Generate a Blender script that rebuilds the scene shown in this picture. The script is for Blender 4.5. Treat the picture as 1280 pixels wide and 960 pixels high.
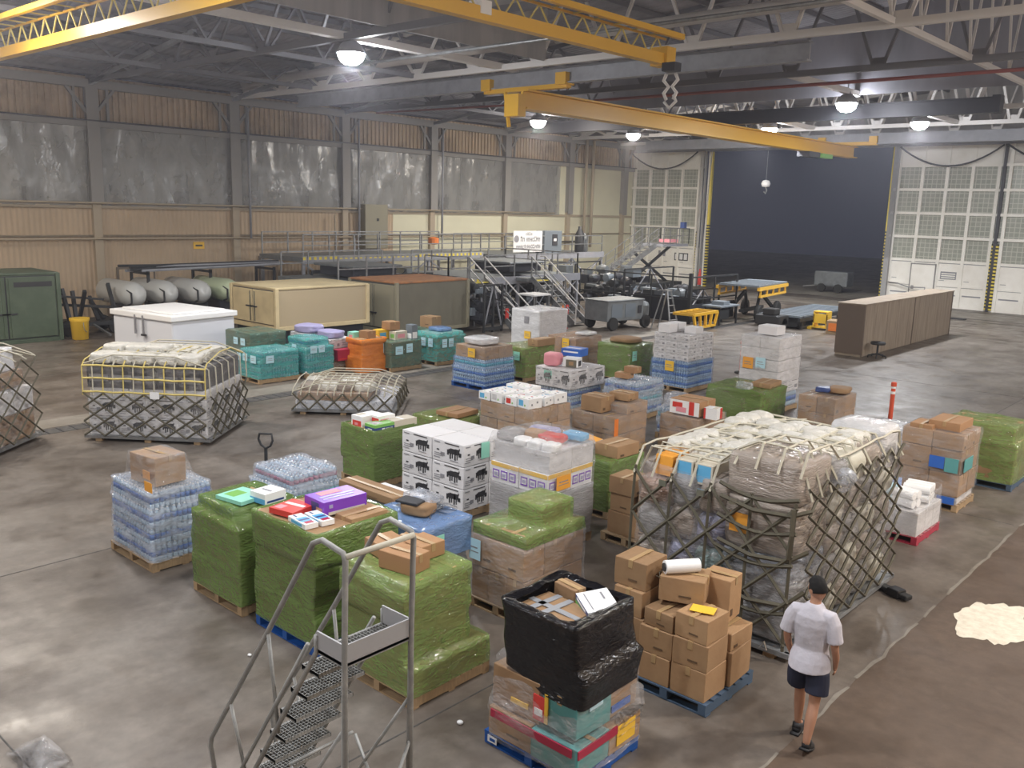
import bpy, bmesh, math, random
from mathutils import Vector, Matrix, noise
R=math.radians
for o in list(bpy.data.objects): bpy.data.objects.remove(o)
SC=bpy.context.scene; COL=SC.collection
random.seed(7)
# ------------------------------------------------------------------ camera
FPX=1120.0; YAW,PIT,ROL=R(-41.9),R(11.1),R(1.55); EYE=Vector((0,0,5.2))
_f=Vector((math.sin(YAW)*math.cos(PIT),math.cos(YAW)*math.cos(PIT),-math.sin(PIT)))
_r0=Vector((math.cos(YAW),-math.sin(YAW),0)); _u0=_r0.cross(_f)
CR=_r0*math.cos(ROL)+_u0*math.sin(ROL); CU=_u0*math.cos(ROL)-_r0*math.sin(ROL)
cam=bpy.data.objects.new('camera',bpy.data.cameras.new('camera')); COL.objects.link(cam)
cam.data.lens=FPX*36/1280; cam.data.sensor_width=36; cam.data.clip_end=400
m3=Matrix((CR,CU,-_f)).transposed()
cam.matrix_world=Matrix.Translation(EYE)@m3.to_4x4()
SC.camera=cam
def G(px,py,z=0.0):
    'point of the place seen at a pixel, on the level z'
    d=_f+CR*((px-640)/FPX)-CU*((py-480)/FPX)
    return EYE+d*((z-EYE.z)/d.z)
# ------------------------------------------------------------------ world, exposure, lamps
W=bpy.data.worlds.new('night'); SC.world=W; W.use_nodes=True
bg=W.node_tree.nodes['Background']; bg.inputs[0].default_value=(0.17,0.2,0.36,1); bg.inputs[1].default_value=0.12
SC.view_settings.view_transform='Standard'; SC.view_settings.look='None'
SC.view_settings.gamma=1; SC.view_settings.use_curve_mapping=False; SC.view_settings.exposure=-0.5
SC.cycles.max_bounces=6; SC.cycles.transparent_max_bounces=14; SC.cycles.sample_clamp_indirect=6
LAMP_W=980
LAMPS=[(-22.5,17.5,1,1),(-31,36,1,.8),(-31,44.5,1.2,.8),(-22.5,44.5,1.5,1),(-15,36,1,1),(-15,44.5,1.5,1),
 (-24.2,7.6,.8,.8),(-15,6.5,.5,1),(-6.5,5,.5,1),(-14,-3,.7,1),(-4,-5,.7,1),(3,6,.6,1),(1.5,14,1.2,.9),(3,23,1.3,1),(3,33,1,1),(1,44.5,1,1),(-33,3,1.3,.8)]
# ------------------------------------------------------------------ materials
MT={}
def mat(name,col,rough=.6,metal=0,bump=None,vary=None,stripes=None,alpha=None,emit=None,coat=0,rnd=0,noise_mix=None,spec=.5,trans=0):
    if name in MT: return MT[name]
    m=bpy.data.materials.new(name); MT[name]=m; m.use_nodes=True
    nt=m.node_tree; N=nt.nodes; L=nt.links; p=N['Principled BSDF']; out=N['Material Output']
    c=tuple(col)+(1,)
    p.inputs['Base Color'].default_value=c; p.inputs['Roughness'].default_value=rough; p.inputs['Metallic'].default_value=metal
    p.inputs['Specular IOR Level'].default_value=spec; p.inputs['Coat Weight'].default_value=coat
    p.inputs['Transmission Weight'].default_value=trans
    tc=N.new('ShaderNodeTexCoord'); last=None
    if noise_mix:                                  # (scale, other colour, lo, hi[, stretch])
        s,c2,lo,hi=noise_mix[:4]; st=noise_mix[4] if len(noise_mix)>4 else (1,1,1)
        mp=N.new('ShaderNodeMapping'); mp.inputs['Scale'].default_value=st; L.new(tc.outputs['Object'],mp.inputs[0])
        n=N.new('ShaderNodeTexNoise'); n.inputs['Scale'].default_value=s; n.inputs['Detail'].default_value=6; n.inputs['Roughness'].default_value=.65; L.new(mp.outputs[0],n.inputs['Vector'])
        r=N.new('ShaderNodeValToRGB'); r.color_ramp.elements[0].position=lo; r.color_ramp.elements[1].position=hi
        r.color_ramp.elements[0].color=c; r.color_ramp.elements[1].color=tuple(c2)+(1,); L.new(n.outputs['Fac'],r.inputs[0]); last=r.outputs[0]
    if rnd:
        oi=N.new('ShaderNodeObjectInfo'); hs=N.new('ShaderNodeHueSaturation'); mr=N.new('ShaderNodeMapRange')
        mr.inputs['To Min'].default_value=1-rnd; mr.inputs['To Max'].default_value=1+rnd*.6
        L.new(oi.outputs['Random'],mr.inputs[0]); L.new(mr.outputs[0],hs.inputs['Value'])
        if last: L.new(last,hs.inputs['Color'])
        else: hs.inputs['Color'].default_value=c
        last=hs.outputs[0]
    if last: L.new(last,p.inputs['Base Color'])
    if bump:                                       # (scale, strength, stretch)
        mp=N.new('ShaderNodeMapping'); mp.inputs['Scale'].default_value=bump[2] if len(bump)>2 else (1,1,1); L.new(tc.outputs['Object'],mp.inputs[0])
        n=N.new('ShaderNodeTexNoise'); n.inputs['Scale'].default_value=bump[0]; n.inputs['Detail'].default_value=4; L.new(mp.outputs[0],n.inputs['Vector'])
        b=N.new('ShaderNodeBump'); b.inputs['Strength'].default_value=bump[1]; b.inputs['Distance'].default_value=.05; L.new(n.outputs['Fac'],b.inputs['Height']); L.new(b.outputs[0],p.inputs['Normal'])
    if stripes:                                    # (axis, period, strength): corrugation
        w=N.new('ShaderNodeTexWave'); w.wave_type='BANDS'; w.bands_direction=stripes[0]; w.inputs['Scale'].default_value=math.pi/10/stripes[1]*1.0
        L.new(tc.outputs['Object'],w.inputs['Vector']); b=N.new('ShaderNodeBump'); b.inputs['Strength'].default_value=stripes[2]; b.inputs['Distance'].default_value=.04
        L.new(w.outputs['Fac'],b.inputs['Height']); L.new(b.outputs[0],p.inputs['Normal'])
    if emit:
        p.inputs['Emission Color'].default_value=tuple(emit[0])+(1,); p.inputs['Emission Strength'].default_value=emit[1]
    if alpha is not None: p.inputs['Alpha'].default_value=alpha
    return m
def filmmat(name,col,lo,hi,rough=.1,scale=(1.3,1.3,3.4),bs=.55,col2=None):
    'stretch film: see-through with creases and glints; opacity follows the folds of the film'
    m=bpy.data.materials.new(name); MT[name]=m; m.use_nodes=True
    nt=m.node_tree; N=nt.nodes; L=nt.links; p=N['Principled BSDF']; out=N['Material Output']
    p.inputs['Base Color'].default_value=tuple(col)+(1,); p.inputs['Roughness'].default_value=rough; p.inputs['Specular IOR Level'].default_value=.9
    tc=N.new('ShaderNodeTexCoord'); mp=N.new('ShaderNodeMapping'); mp.inputs['Scale'].default_value=scale; mp.inputs['Rotation'].default_value=(.25,.2,0)
    L.new(tc.outputs['Object'],mp.inputs[0])
    n=N.new('ShaderNodeTexNoise'); n.inputs['Scale'].default_value=2.4; n.inputs['Detail'].default_value=5; n.inputs['Roughness'].default_value=.6; n.inputs['Distortion'].default_value=.6
    L.new(mp.outputs[0],n.inputs['Vector'])
    mr=N.new('ShaderNodeMapRange'); mr.inputs['From Min'].default_value=.35; mr.inputs['From Max'].default_value=.68; mr.inputs['To Min'].default_value=lo; mr.inputs['To Max'].default_value=hi
    L.new(n.outputs['Fac'],mr.inputs[0]); L.new(mr.outputs[0],p.inputs['Alpha'])
    if col2:
        mx=N.new('ShaderNodeMix'); mx.data_type='RGBA'; mx.inputs[6].default_value=tuple(col)+(1,); mx.inputs[7].default_value=tuple(col2)+(1,)
        L.new(n.outputs['Fac'],mx.inputs[0]); L.new(mx.outputs[2],p.inputs['Base Color'])
    n2=N.new('ShaderNodeTexNoise'); n2.inputs['Scale'].default_value=6; n2.inputs['Detail'].default_value=2.5; n2.inputs['Distortion'].default_value=1.2; L.new(mp.outputs[0],n2.inputs['Vector'])
    b=N.new('ShaderNodeBump'); b.inputs['Strength'].default_value=bs; b.inputs['Distance'].default_value=.04; L.new(n2.outputs['Fac'],b.inputs['Height']); L.new(b.outputs[0],p.inputs['Normal'])
    return m
filmmat('film_clear',(.62,.6,.6),.08,.4,rough=.1,bs=.8)
filmmat('film_bluewater',(.25,.38,.65),.12,.5,rough=.1,bs=.8)
filmmat('print_blue',(.08,.14,.36),.98,1,col2=(.5,.6,.8),scale=(6,6,6))
filmmat('film_hazy',(.6,.64,.72),.16,.62,scale=(1.6,1.6,4))
filmmat('film_white',(.72,.72,.74),.75,.97)
filmmat('film_green',(.13,.21,.05),.74,.9,rough=.07,scale=(1.2,1.2,3.2),bs=.8,col2=(.17,.26,.075))
filmmat('film_green_light',(.2,.3,.08),.55,.78,rough=.07,scale=(1.2,1.2,3.2),bs=.8,col2=(.25,.36,.12))
filmmat('film_teal',(.03,.3,.28),.45,.78,col2=(.12,.5,.46))
filmmat('film_tealdark',(.06,.14,.12),.5,.82,col2=(.12,.26,.2))
filmmat('film_orange',(.75,.18,.02),.8,.97,col2=(.85,.3,.05))
filmmat('film_blue',(.1,.2,.42),.7,.93,col2=(.2,.32,.55))
filmmat('film_black',(.004,.004,.006),.96,1,rough=.22)
MT['film_black'].node_tree.nodes['Principled BSDF'].inputs['Specular IOR Level'].default_value=.5
filmmat('film_grey',(.4,.39,.39),.6,.9,scale=(1.2,1.2,8),bs=.8)
filmmat('film_tan',(.42,.36,.31),.7,.92,scale=(1,1,8),bs=.6)
filmmat('packet',(.68,.66,.6),.9,1,rough=.35,scale=(4,4,4),bs=.6)
filmmat('film_clear_bag',(.5,.48,.46),.6,.9,bs=.8)
mat('post_red',(.62,.09,.04),.45); filmmat('goods_a',(.2,.22,.36),.97,1,col2=(.4,.38,.42),bs=.8); filmmat('goods_b',(.13,.28,.29),.97,1,col2=(.4,.42,.4),bs=.8); filmmat('goods_c',(.34,.19,.13),.97,1,col2=(.4,.34,.3),bs=.8); mat('cream_bag',(.5,.48,.4),.6) if 0 else None
filmmat('sheet_plastic',(.36,.36,.35),.45,.68,rough=.2,scale=(2,.5,.3),bs=.6)
mat('cardboard',(.34,.2,.1),.75,rnd=.22,noise_mix=(3,(.4,.25,.13),.35,.7),bump=(30,.05))
mat('cardboard_red',(.37,.205,.1),.75,rnd=.15)
mat('tape',(.42,.28,.14),.35); mat('tape_grey',(.3,.31,.33),.4)
mat('box_seam',(.12,.07,.035),.8)
mat('white_card',(.74,.73,.74),.6,rnd=.06)
mat('cream_card',(.6,.55,.45),.6)
mat('ink',(.03,.03,.035),.6); mat('grey_ink',(.25,.25,.27),.6)
mat('paper',(.8,.8,.8),.6); mat('paper_yellow',(.85,.52,.05),.55); mat('paper_teal',(.3,.68,.55),.5); mat('paper_orange',(.85,.38,.05),.5); mat('paper_bluewhite',(.5,.75,.85),.5)
mat('red',(.62,.05,.04),.4); mat('pink',(.75,.3,.35),.5); mat('purple',(.2,.05,.5),.35); mat('lilac',(.36,.34,.55),.35); mat('navy',(.03,.06,.2),.4); mat('blue',(.03,.13,.5),.35)
mat('sky_blue',(.12,.42,.7),.4); mat('yellow',(.8,.5,.04),.45); mat('leaf_green',(.2,.48,.1),.4); mat('teal_card',(.1,.33,.33),.5); mat('orange',(.8,.22,.04),.4)
mat('pure_white',(.85,.85,.85),.45); mat('black_plastic',(.012,.012,.014),.35); mat('crimson',(.4,.02,.06),.4)
mat('bottle',(.5,.66,.82),.12,alpha=.75); mat('bottle_label',(.06,.17,.5),.35); mat('bottle_label_teal',(.1,.45,.55),.35); mat('bottle_cap',(.8,.82,.85),.4); mat('bottle_pink',(.5,.2,.3),.35)
mat('pallet_wood',(.42,.29,.16),.8,rnd=.15,noise_mix=(4,(.28,.19,.11),.35,.7,(1,8,1))); mat('pallet_blue',(.01,.09,.36),.5,noise_mix=(5,(.02,.05,.16),.5,.75)); mat('pallet_slate',(.06,.1,.16),.55); mat('pallet_red',(.4,.03,.06),.5)
mat('aluminium',(.4,.41,.42),.4,.8,noise_mix=(4,(.25,.26,.27),.4,.7)); mat('net_strap',(.085,.075,.05),.8); mat('net_strap_top',(.5,.47,.38),.8); mat('net_yellow',(.62,.5,.16),.7); mat('galv',(.33,.34,.35),.45,.6,noise_mix=(6,(.2,.2,.2),.4,.7)); mat('steel_ring',(.5,.5,.5),.3,.9)
mat('ladder_grey',(.25,.25,.24),.5,.1,noise_mix=(7,(.36,.35,.33),.45,.7)); mat('ladder_plate',(.38,.38,.39),.45,.1)
mat('grating',(.22,.22,.21),.5,.2)
mat('crane_yellow',(.74,.42,.03),.4); mat('dark_steel',(.045,.045,.055),.5,.3); mat('grey_steel',(.33,.34,.38),.5,.1,noise_mix=(2,(.25,.26,.29),.4,.7)); mat('dim_steel',(.17,.17,.19),.6); mat('white_steel',(.7,.68,.67),.5); mat('pipe_red',(.32,.09,.08),.5); mat('pipe_white',(.55,.52,.5),.45)
mat('door_edge',(.16,.13,.1),.7); mat('roof',(.34,.33,.37),.8,stripes=('Y',.3,1.0),noise_mix=(.7,(.19,.19,.21),.35,.7)); mat('curtain',(.3,.3,.35),.8,noise_mix=(.8,(.24,.245,.28),.4,.65,(1,1,.25))); mat('curtain_light',(.42,.41,.41),.8,noise_mix=(1.2,(.3,.3,.31),.4,.65,(1,1,.12)))
mat('wall_beige',(.5,.38,.26),.75,stripes=('Y',.22,.6),noise_mix=(.35,(.42,.32,.22),.4,.7)); mat('wall_upper',(.5,.38,.26),.7,stripes=('Y',.3,1.0),noise_mix=(.5,(.3,.22,.15),.45,.65)); mat('wall_cool_lit',(.68,.66,.5),.75,noise_mix=(.3,(.6,.58,.44),.4,.7)); mat('column',(.26,.25,.24),.6); mat('column_low',(.4,.33,.24),.6); mat('window_dark',(.2,.2,.19),.4)
mat('door_white',(.88,.86,.8),.5,noise_mix=(1,(.78,.75,.68),.4,.7)); mat('door_frame_metal',(.33,.33,.33),.5,.2)
mat('hazard_yellow',(.75,.6,.06),.5); mat('rubber',(.02,.02,.02),.8)
mat('trench',(.05,.048,.045),.8,noise_mix=(9,(.09,.085,.08),.4,.6))
mat('iso_green',(.07,.1,.065),.5,noise_mix=(1.5,(.1,.135,.09),.45,.7)); mat('iso_tan_lit',(.62,.51,.3),.5,noise_mix=(1.2,(.46,.37,.22),.4,.7)); mat('iso_tan_shaded',(.42,.34,.22),.5); mat('iso_olive',(.16,.15,.11),.5,noise_mix=(1.2,(.13,.12,.09),.4,.7)); mat('iso_olive_door',(.26,.24,.17),.5); mat('rust',(.4,.17,.06),.8,noise_mix=(3,(.25,.12,.06),.4,.65)); mat('dark_void',(.02,.022,.03),.8)  # two tans for one container: lit doors and roof, shaded body
mat('fridge_white',(.7,.72,.77),.35); mat('tank_grey',(.5,.51,.5),.35); mat('tank_green',(.5,.58,.4),.35)
mat('wood_old',(.36,.295,.225),.8,noise_mix=(2.2,(.24,.19,.145),.35,.65,(1,2.5,.3))); mat('wood_end',(.14,.105,.08),.8)
mat('gse_grey',(.2,.22,.23),.45,.2,noise_mix=(3,(.14,.15,.16),.4,.7)); mat('gse_dark',(.03,.032,.035),.5,.2); mat('gse_blue',(.16,.19,.22),.5)
mat('skin',(.42,.22,.14),.55); mat('shirt',(.52,.5,.55),.85,bump=(9,.25)); mat('shorts',(.012,.015,.035),.8); mat('hair',(.005,.004,.004),.9); mat('shoe',(.012,.012,.014),.6)
mat('lamp_glow',(1,1,1),.5,emit=((.93,.96,1),60)); mat('sky_lamp',(1,1,1),.5,emit=((1,.9,.8),3))
mat('post_red',(.62,.09,.04),.45); filmmat('goods_a',(.2,.22,.36),.97,1,col2=(.4,.38,.42),bs=.8); filmmat('goods_b',(.13,.28,.29),.97,1,col2=(.4,.42,.4),bs=.8); filmmat('goods_c',(.34,.19,.13),.97,1,col2=(.4,.34,.3),bs=.8); mat('cream_bag',(.5,.48,.4),.6,bump=(8,.3)); mat('spill',(.7,.65,.54),.7,noise_mix=(9,(.58,.52,.42),.4,.65))
def tr_mat():
    m=mat('panes',(.2,.22,.18),.3)
    nt=m.node_tree; N=nt.nodes; L=nt.links; p=N['Principled BSDF']; tc=N.new('ShaderNodeTexCoord')
    mp=N.new('ShaderNodeMapping'); mp.inputs['Rotation'].default_value=(R(90),0,0); L.new(tc.outputs['Object'],mp.inputs[0])
    b=N.new('ShaderNodeTexBrick'); b.offset=0; b.inputs['Scale'].default_value=1; b.inputs['Brick Width'].default_value=.27; b.inputs['Row Height'].default_value=.27; b.inputs['Mortar Size'].default_value=.022
    b.inputs['Color1'].default_value=(.27,.29,.24,1); b.inputs['Color2'].default_value=(.33,.34,.29,1); b.inputs['Mortar'].default_value=(.5,.5,.44,1)
    L.new(mp.outputs[0],b.inputs['Vector']); L.new(b.outputs['Color'],p.inputs['Base Color'])
tr_mat()
def floor_mat(name,c1,c2,c3,rough):
    m=bpy.data.materials.new(name); MT[name]=m; m.use_nodes=True; nt=m.node_tree; N=nt.nodes; L=nt.links; p=N['Principled BSDF']
    tc=N.new('ShaderNodeTexCoord')
    def nz(s,d,st=(1,1,1)):
        mp=N.new('ShaderNodeMapping'); mp.inputs['Scale'].default_value=st; L.new(tc.outputs['Object'],mp.inputs[0])
        n=N.new('ShaderNodeTexNoise'); n.inputs['Scale'].default_value=s; n.inputs['Detail'].default_value=d; n.inputs['Roughness'].default_value=.6; L.new(mp.outputs[0],n.inputs['Vector']); return n.outputs['Fac']
    def ramp(f,a,b,lo,hi):
        r=N.new('ShaderNodeValToRGB'); r.color_ramp.elements[0].position=lo; r.color_ramp.elements[1].position=hi; r.color_ramp.elements[0].color=tuple(a)+(1,); r.color_ramp.elements[1].color=tuple(b)+(1,); L.new(f,r.inputs[0]); return r.outputs[0]
    def mul(a,b,f=1):
        x=N.new('ShaderNodeMix'); x.data_type='RGBA'; x.blend_type='MULTIPLY'; x.inputs[0].default_value=f; L.new(a,x.inputs[6]); L.new(b,x.inputs[7]); return x.outputs[2]
    base=ramp(nz(.16,4,(1,1,1)),c1,c2,.35,.65)
    s1=ramp(nz(.9,6,(1,.6,1)),c3,(1,1,1),.34,.6)
    s2=ramp(nz(6,5),(.8,.8,.8),(1.06,1.06,1.06),.3,.7)
    s3=ramp(nz(.35,3,(3,.5,1)),(.72,.7,.68),(1,1,1),.3,.5)
    L.new(mul(mul(mul(base,s1),s2),s3,.8),p.inputs['Base Color'])
    L.new(ramp(nz(1.3,4),(rough-.12,)*3,(rough+.2,)*3,.35,.7),p.inputs['Roughness'])
    bp=N.new('ShaderNodeBump'); bp.inputs['Strength'].default_value=.08; bp.inputs['Distance'].default_value=.02; L.new(nz(25,4),bp.inputs['Height']); L.new(bp.outputs[0],p.inputs['Normal'])
floor_mat('concrete',(.16,.132,.108),(.222,.194,.168),(.5,.46,.43),.42)
floor_mat('brown_floor',(.1,.068,.048),(.125,.088,.064),(.8,.78,.75),.6)
floor_mat('concrete_worn',(.24,.215,.18),(.29,.265,.23),(.75,.72,.7),.5)
floor_mat('apron',(.34,.31,.26),(.4,.37,.31),(.7,.7,.7),.6)
# ------------------------------------------------------------------ mesh builder
class MB:
    def __init__(s): s.v=[];s.f=[];s.mi=[];s.ms=[];s.cur=0
    def use(s,m):
        m=MT[m] if isinstance(m,str) else m
        if m not in s.ms: s.ms.append(m)
        s.cur=s.ms.index(m); return s
    def add(s,vs,fs,m=None):
        if m: s.use(m)
        b=len(s.v); s.v+= [tuple(v) for v in vs]
        for f in fs: s.f.append([b+i for i in f]); s.mi.append(s.cur)
        return s
    def box(s,x0,x1,y0,y1,z0,z1,m=None,M=None):
        vs=[Vector((x,y,z)) for z in (z0,z1) for x,y in ((x0,y0),(x1,y0),(x1,y1),(x0,y1))]
        if M: vs=[M@v for v in vs]
        return s.add(vs,[(3,2,1,0),(4,5,6,7),(0,1,5,4),(1,2,6,5),(2,3,7,6),(3,0,4,7)],m)
    def cbox(s,c,d,m=None,M=None):
        return s.box(c[0]-d[0]/2,c[0]+d[0]/2,c[1]-d[1]/2,c[1]+d[1]/2,c[2]-d[2]/2,c[2]+d[2]/2,m,M)
    def bar(s,p,q,w,h=None,m=None,up=(0,0,1)):
        p=Vector(p);q=Vector(q);h=h or w;d=(q-p)
        if d.length<1e-6: return s
        d.normalize();u=Vector(up)
        if abs(d.dot(u))>.98:u=Vector((1,0,0))
        a=d.cross(u).normalized();b=a.cross(d).normalized()
        vs=[e+a*(i*w/2)+b*(j*h/2) for e in (p,q) for i,j in ((-1,-1),(1,-1),(1,1),(-1,1))]
        return s.add(vs,[(3,2,1,0),(4,5,6,7),(0,1,5,4),(1,2,6,5),(2,3,7,6),(3,0,4,7)],m)
    def tube(s,pts,r,n=8,m=None,rs=None,close=False):
        pts=[Vector(p) for p in pts]; K=len(pts); vs=[];fs=[];pa=None
        for i,p in enumerate(pts):
            if close: t=pts[(i+1)%K]-pts[i-1]
            else: t=pts[min(i+1,K-1)]-pts[max(i-1,0)]
            t.normalize()
            if pa is None:
                u=Vector((0,0,1)) if abs(t.z)<.9 else Vector((1,0,0)); a=t.cross(u).normalized()
            else: a=(pa-t*pa.dot(t)).normalized()
            pa=a;b=t.cross(a);rr=rs[i] if rs else r
            for k in range(n):
                an=2*math.pi*k/n; vs.append(p+a*math.cos(an)*rr+b*math.sin(an)*rr)
        for i in range(K if close else K-1):
            j=(i+1)%K
            for k in range(n): fs.append((i*n+k,i*n+(k+1)%n,j*n+(k+1)%n,j*n+k))
        if not close: fs+= [tuple(reversed(range(n))),tuple(range((K-1)*n,K*n))]
        return s.add(vs,fs,m)
    def lathe(s,c,prof,n=16,m=None,axis='Z'):
        c=Vector(c);vs=[];fs=[]
        for r,z in prof:
            for k in range(n):
                a=2*math.pi*k/n; x,y=r*math.cos(a),r*math.sin(a)
                v=(x,y,z) if axis=='Z' else ((z,x,y) if axis=='X' else (x,z,y))
                vs.append(c+Vector(v))
        for i in range(len(prof)-1):
            for k in range(n): fs.append((i*n+k,i*n+(k+1)%n,(i+1)*n+(k+1)%n,(i+1)*n+k))
        fs+=[tuple(reversed(range(n))),tuple(range((len(prof)-1)*n,len(prof)*n))]
        return s.add(vs,fs,m)
    def mesh(s,name,smooth=False):
        me=bpy.data.meshes.new(name); me.from_pydata(s.v,[],s.f)
        for m in s.ms: me.materials.append(m)
        if s.ms: me.polygons.foreach_set('material_index',s.mi)
        if smooth: me.polygons.foreach_set('use_smooth',[True]*len(me.polygons))
        me.update(); return me
    def build(s,name,parent=None,smooth=False,bevel=0,loc=None,rz=0,fix=True):
        me=s.mesh(name,smooth)
        if fix:
            bm=bmesh.new(); bm.from_mesh(me); bmesh.ops.recalc_face_normals(bm,faces=bm.faces); bm.to_mesh(me); bm.free()
        o=bpy.data.objects.new(name,me); COL.objects.link(o)
        if parent: o.parent=parent
        if loc: o.location=loc
        if rz: o.rotation_euler.z=rz
        if bevel:
            b=o.modifiers.new('bevel','BEVEL'); b.width=bevel; b.segments=2; b.limit_method='ANGLE'
        return o
def tag(o,label,cat,group=None,kind=None):
    o['label']=label; o['category']=cat
    if group: o['group']=group
    if kind: o['kind']=kind
    return o
def thing(name,label,cat,loc=(0,0,0),rz=0,group=None):
    o=bpy.data.objects.new(name,None); COL.objects.link(o); o.location=loc; o.rotation_euler.z=rz
    return tag(o,label,cat,group)
def struct(o):
    o['kind']='structure'; return o
def inst(me,name,parent=None,loc=(0,0,0),rz=0,sc=None,rot=None):
    o=bpy.data.objects.new(name,me); COL.objects.link(o); o.location=loc
    if rot: o.rotation_euler=rot
    else: o.rotation_euler.z=rz
    if sc: o.scale=sc
    if parent: o.parent=parent
    return o
def dup(root,loc=None,rz=None,label=None):
    r=root.copy(); COL.objects.link(r)
    if loc is not None: r.location=loc
    if rz is not None: r.rotation_euler.z=rz
    if label: r['label']=label
    for ch in list(root.children):
        c=ch.copy(); COL.objects.link(c); c.parent=r
        for g in list(ch.children):
            d=g.copy(); COL.objects.link(d); d.parent=c
    return r
# ------------------------------------------------------------------ the shell
XW,YD,XR,YB=-40.0,58.0,6.0,-12.0
EAVE=9.7
def roofz(x): return 10.25+.115*(x-XW)
def S(mb,name,**k): return struct(mb.build(name,**k))
S(MB().box(XW,-3.3,YB,YD+.6,-.2,0,'concrete'),'floor')
# dark coated bay with a broken edge
random.seed(3)
e=[(-3.3+random.uniform(-.014,.014)+(.0 if i%9 else .03),YB+i*.25) for i in range(282)]
vs=[(x,y,.004) for x,y in e]+[(XR,y,.004) for x,y in e]; n=len(e)
f=S(MB().box(-3.3,XR,YB,YD+.6,-.2,-.001,'brown_floor').add(vs,[(i,n+i,n+i+1,i+1) for i in range(n-1)],'brown_floor'),'floor')
v=[];
for i,(x,y) in enumerate(e): v+= [(x-.01-random.uniform(0,.035),y,.006),(x+.012,y,.006)]
S(MB().add(v,[(2*i,2*i+1,2*i+3,2*i+2) for i in range(n-1) if noise.noise(Vector((i*.31,0,5)))>-.12],'concrete_worn'),'trim_1')
S(MB().box(-90,30,YD+.6,120,-.2,-.02,'apron'),'floor')
# trench with steel covers along the left, door tracks across the far end, joints
tb=MB().box(-20.98,-20.5,YB,YD,0,.006,'trench')
for i in range(230): tb.box(-20.96,-20.52,YB+i*.3,YB+i*.3+.03,.006,.012,'dark_steel')
S(tb,'trim_2')
S(MB().box(-21.9,-21.05,YB,YD,0,.004,'concrete_worn'),'trim_3')
tk=MB()
for y in (50.9,52.2,56.2,57.1): tk.box(XW,XR,y,y+.09,0,.006,'trench')
tk.box(XW,XR,52.4,56.0,0,.003,'concrete_worn'); S(tk,'trim_4')
jt=MB()
for x in (-13,-6.2,-27.5): jt.box(x,x+.018,YB,YD-8,0,.003,'trench')
for y in (-4,2.6,17,30,44): jt.box(XW,-3.4,y,y+.015,0,.003,'trench')
S(jt,'trim_5')
# walls
wl=MB().box(XW-.2,XW,YB,YD,0,4.9,'wall_beige'); S(wl,'wall_left')
wl=MB().box(XW-.2,XW,48.7,YD,4.9,8.2,'wall_cool_lit').box(XW-.19,XW+.012,34,YD,0,4.9,'wall_cool_lit'); S(wl,'wall_left')  # right part of the same beige wall, its cooler light put into the colour
u=MB().box(XW-.25,XW-.08,YB,YD,8.3,10.2,'wall_upper')
for i in range(int((YD-YB)/.28)): u.box(XW-.09,XW-.01,YB+i*.28,YB+i*.28+.13,8.38,10,'wall_upper')
S(u,'wall_left')
S(MB().box(XR,XR+.2,YB,YD,0,16,'wall_beige'),'wall_right')
S(MB().box(XW,XR,YB-.2,YB,0,16,'wall_beige'),'wall_back')
b=MB().box(XW,XW+.25,YB,YD,8.12,8.34,'column').box(XW,XW+.4,YB,YD,8.34,8.4,'dark_steel').box(XW,XW+.3,YB,YD,EAVE,EAVE+.35,'column').box(XW,XW+.12,YB,YD,4.72,4.86,'column_low').box(XW,XW+.1,YB,YD,3.5,3.58,'column_low')
S(b,'trim_6')
cols=[4.2,10.7,17.2,23.9,30.5,36.9,43.3,49.8,56.3]
for i,y in enumerate(cols):
    c=MB()
    c.box(XW,XW+.32,y-.2,y+.2,5,EAVE,'column').box(XW,XW+.22,y-.18,y+.18,0,5,'column_low')
    c.box(XW+.32,XW+.36,y-.26,y+.26,4.9,EAVE,'column')
    for s in (-1,1):
        c.bar((XW+.2,y+s*.2,EAVE-1.0),(XW+.2,y+s*1.0,EAVE),.12,.12,'column'); c.bar((XW+.2,y+s*.7,8.4),(XW+.2,y+s*.7,EAVE),.1,.1,'column')
    S(c,'trim_%d'%(10+i))
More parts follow.
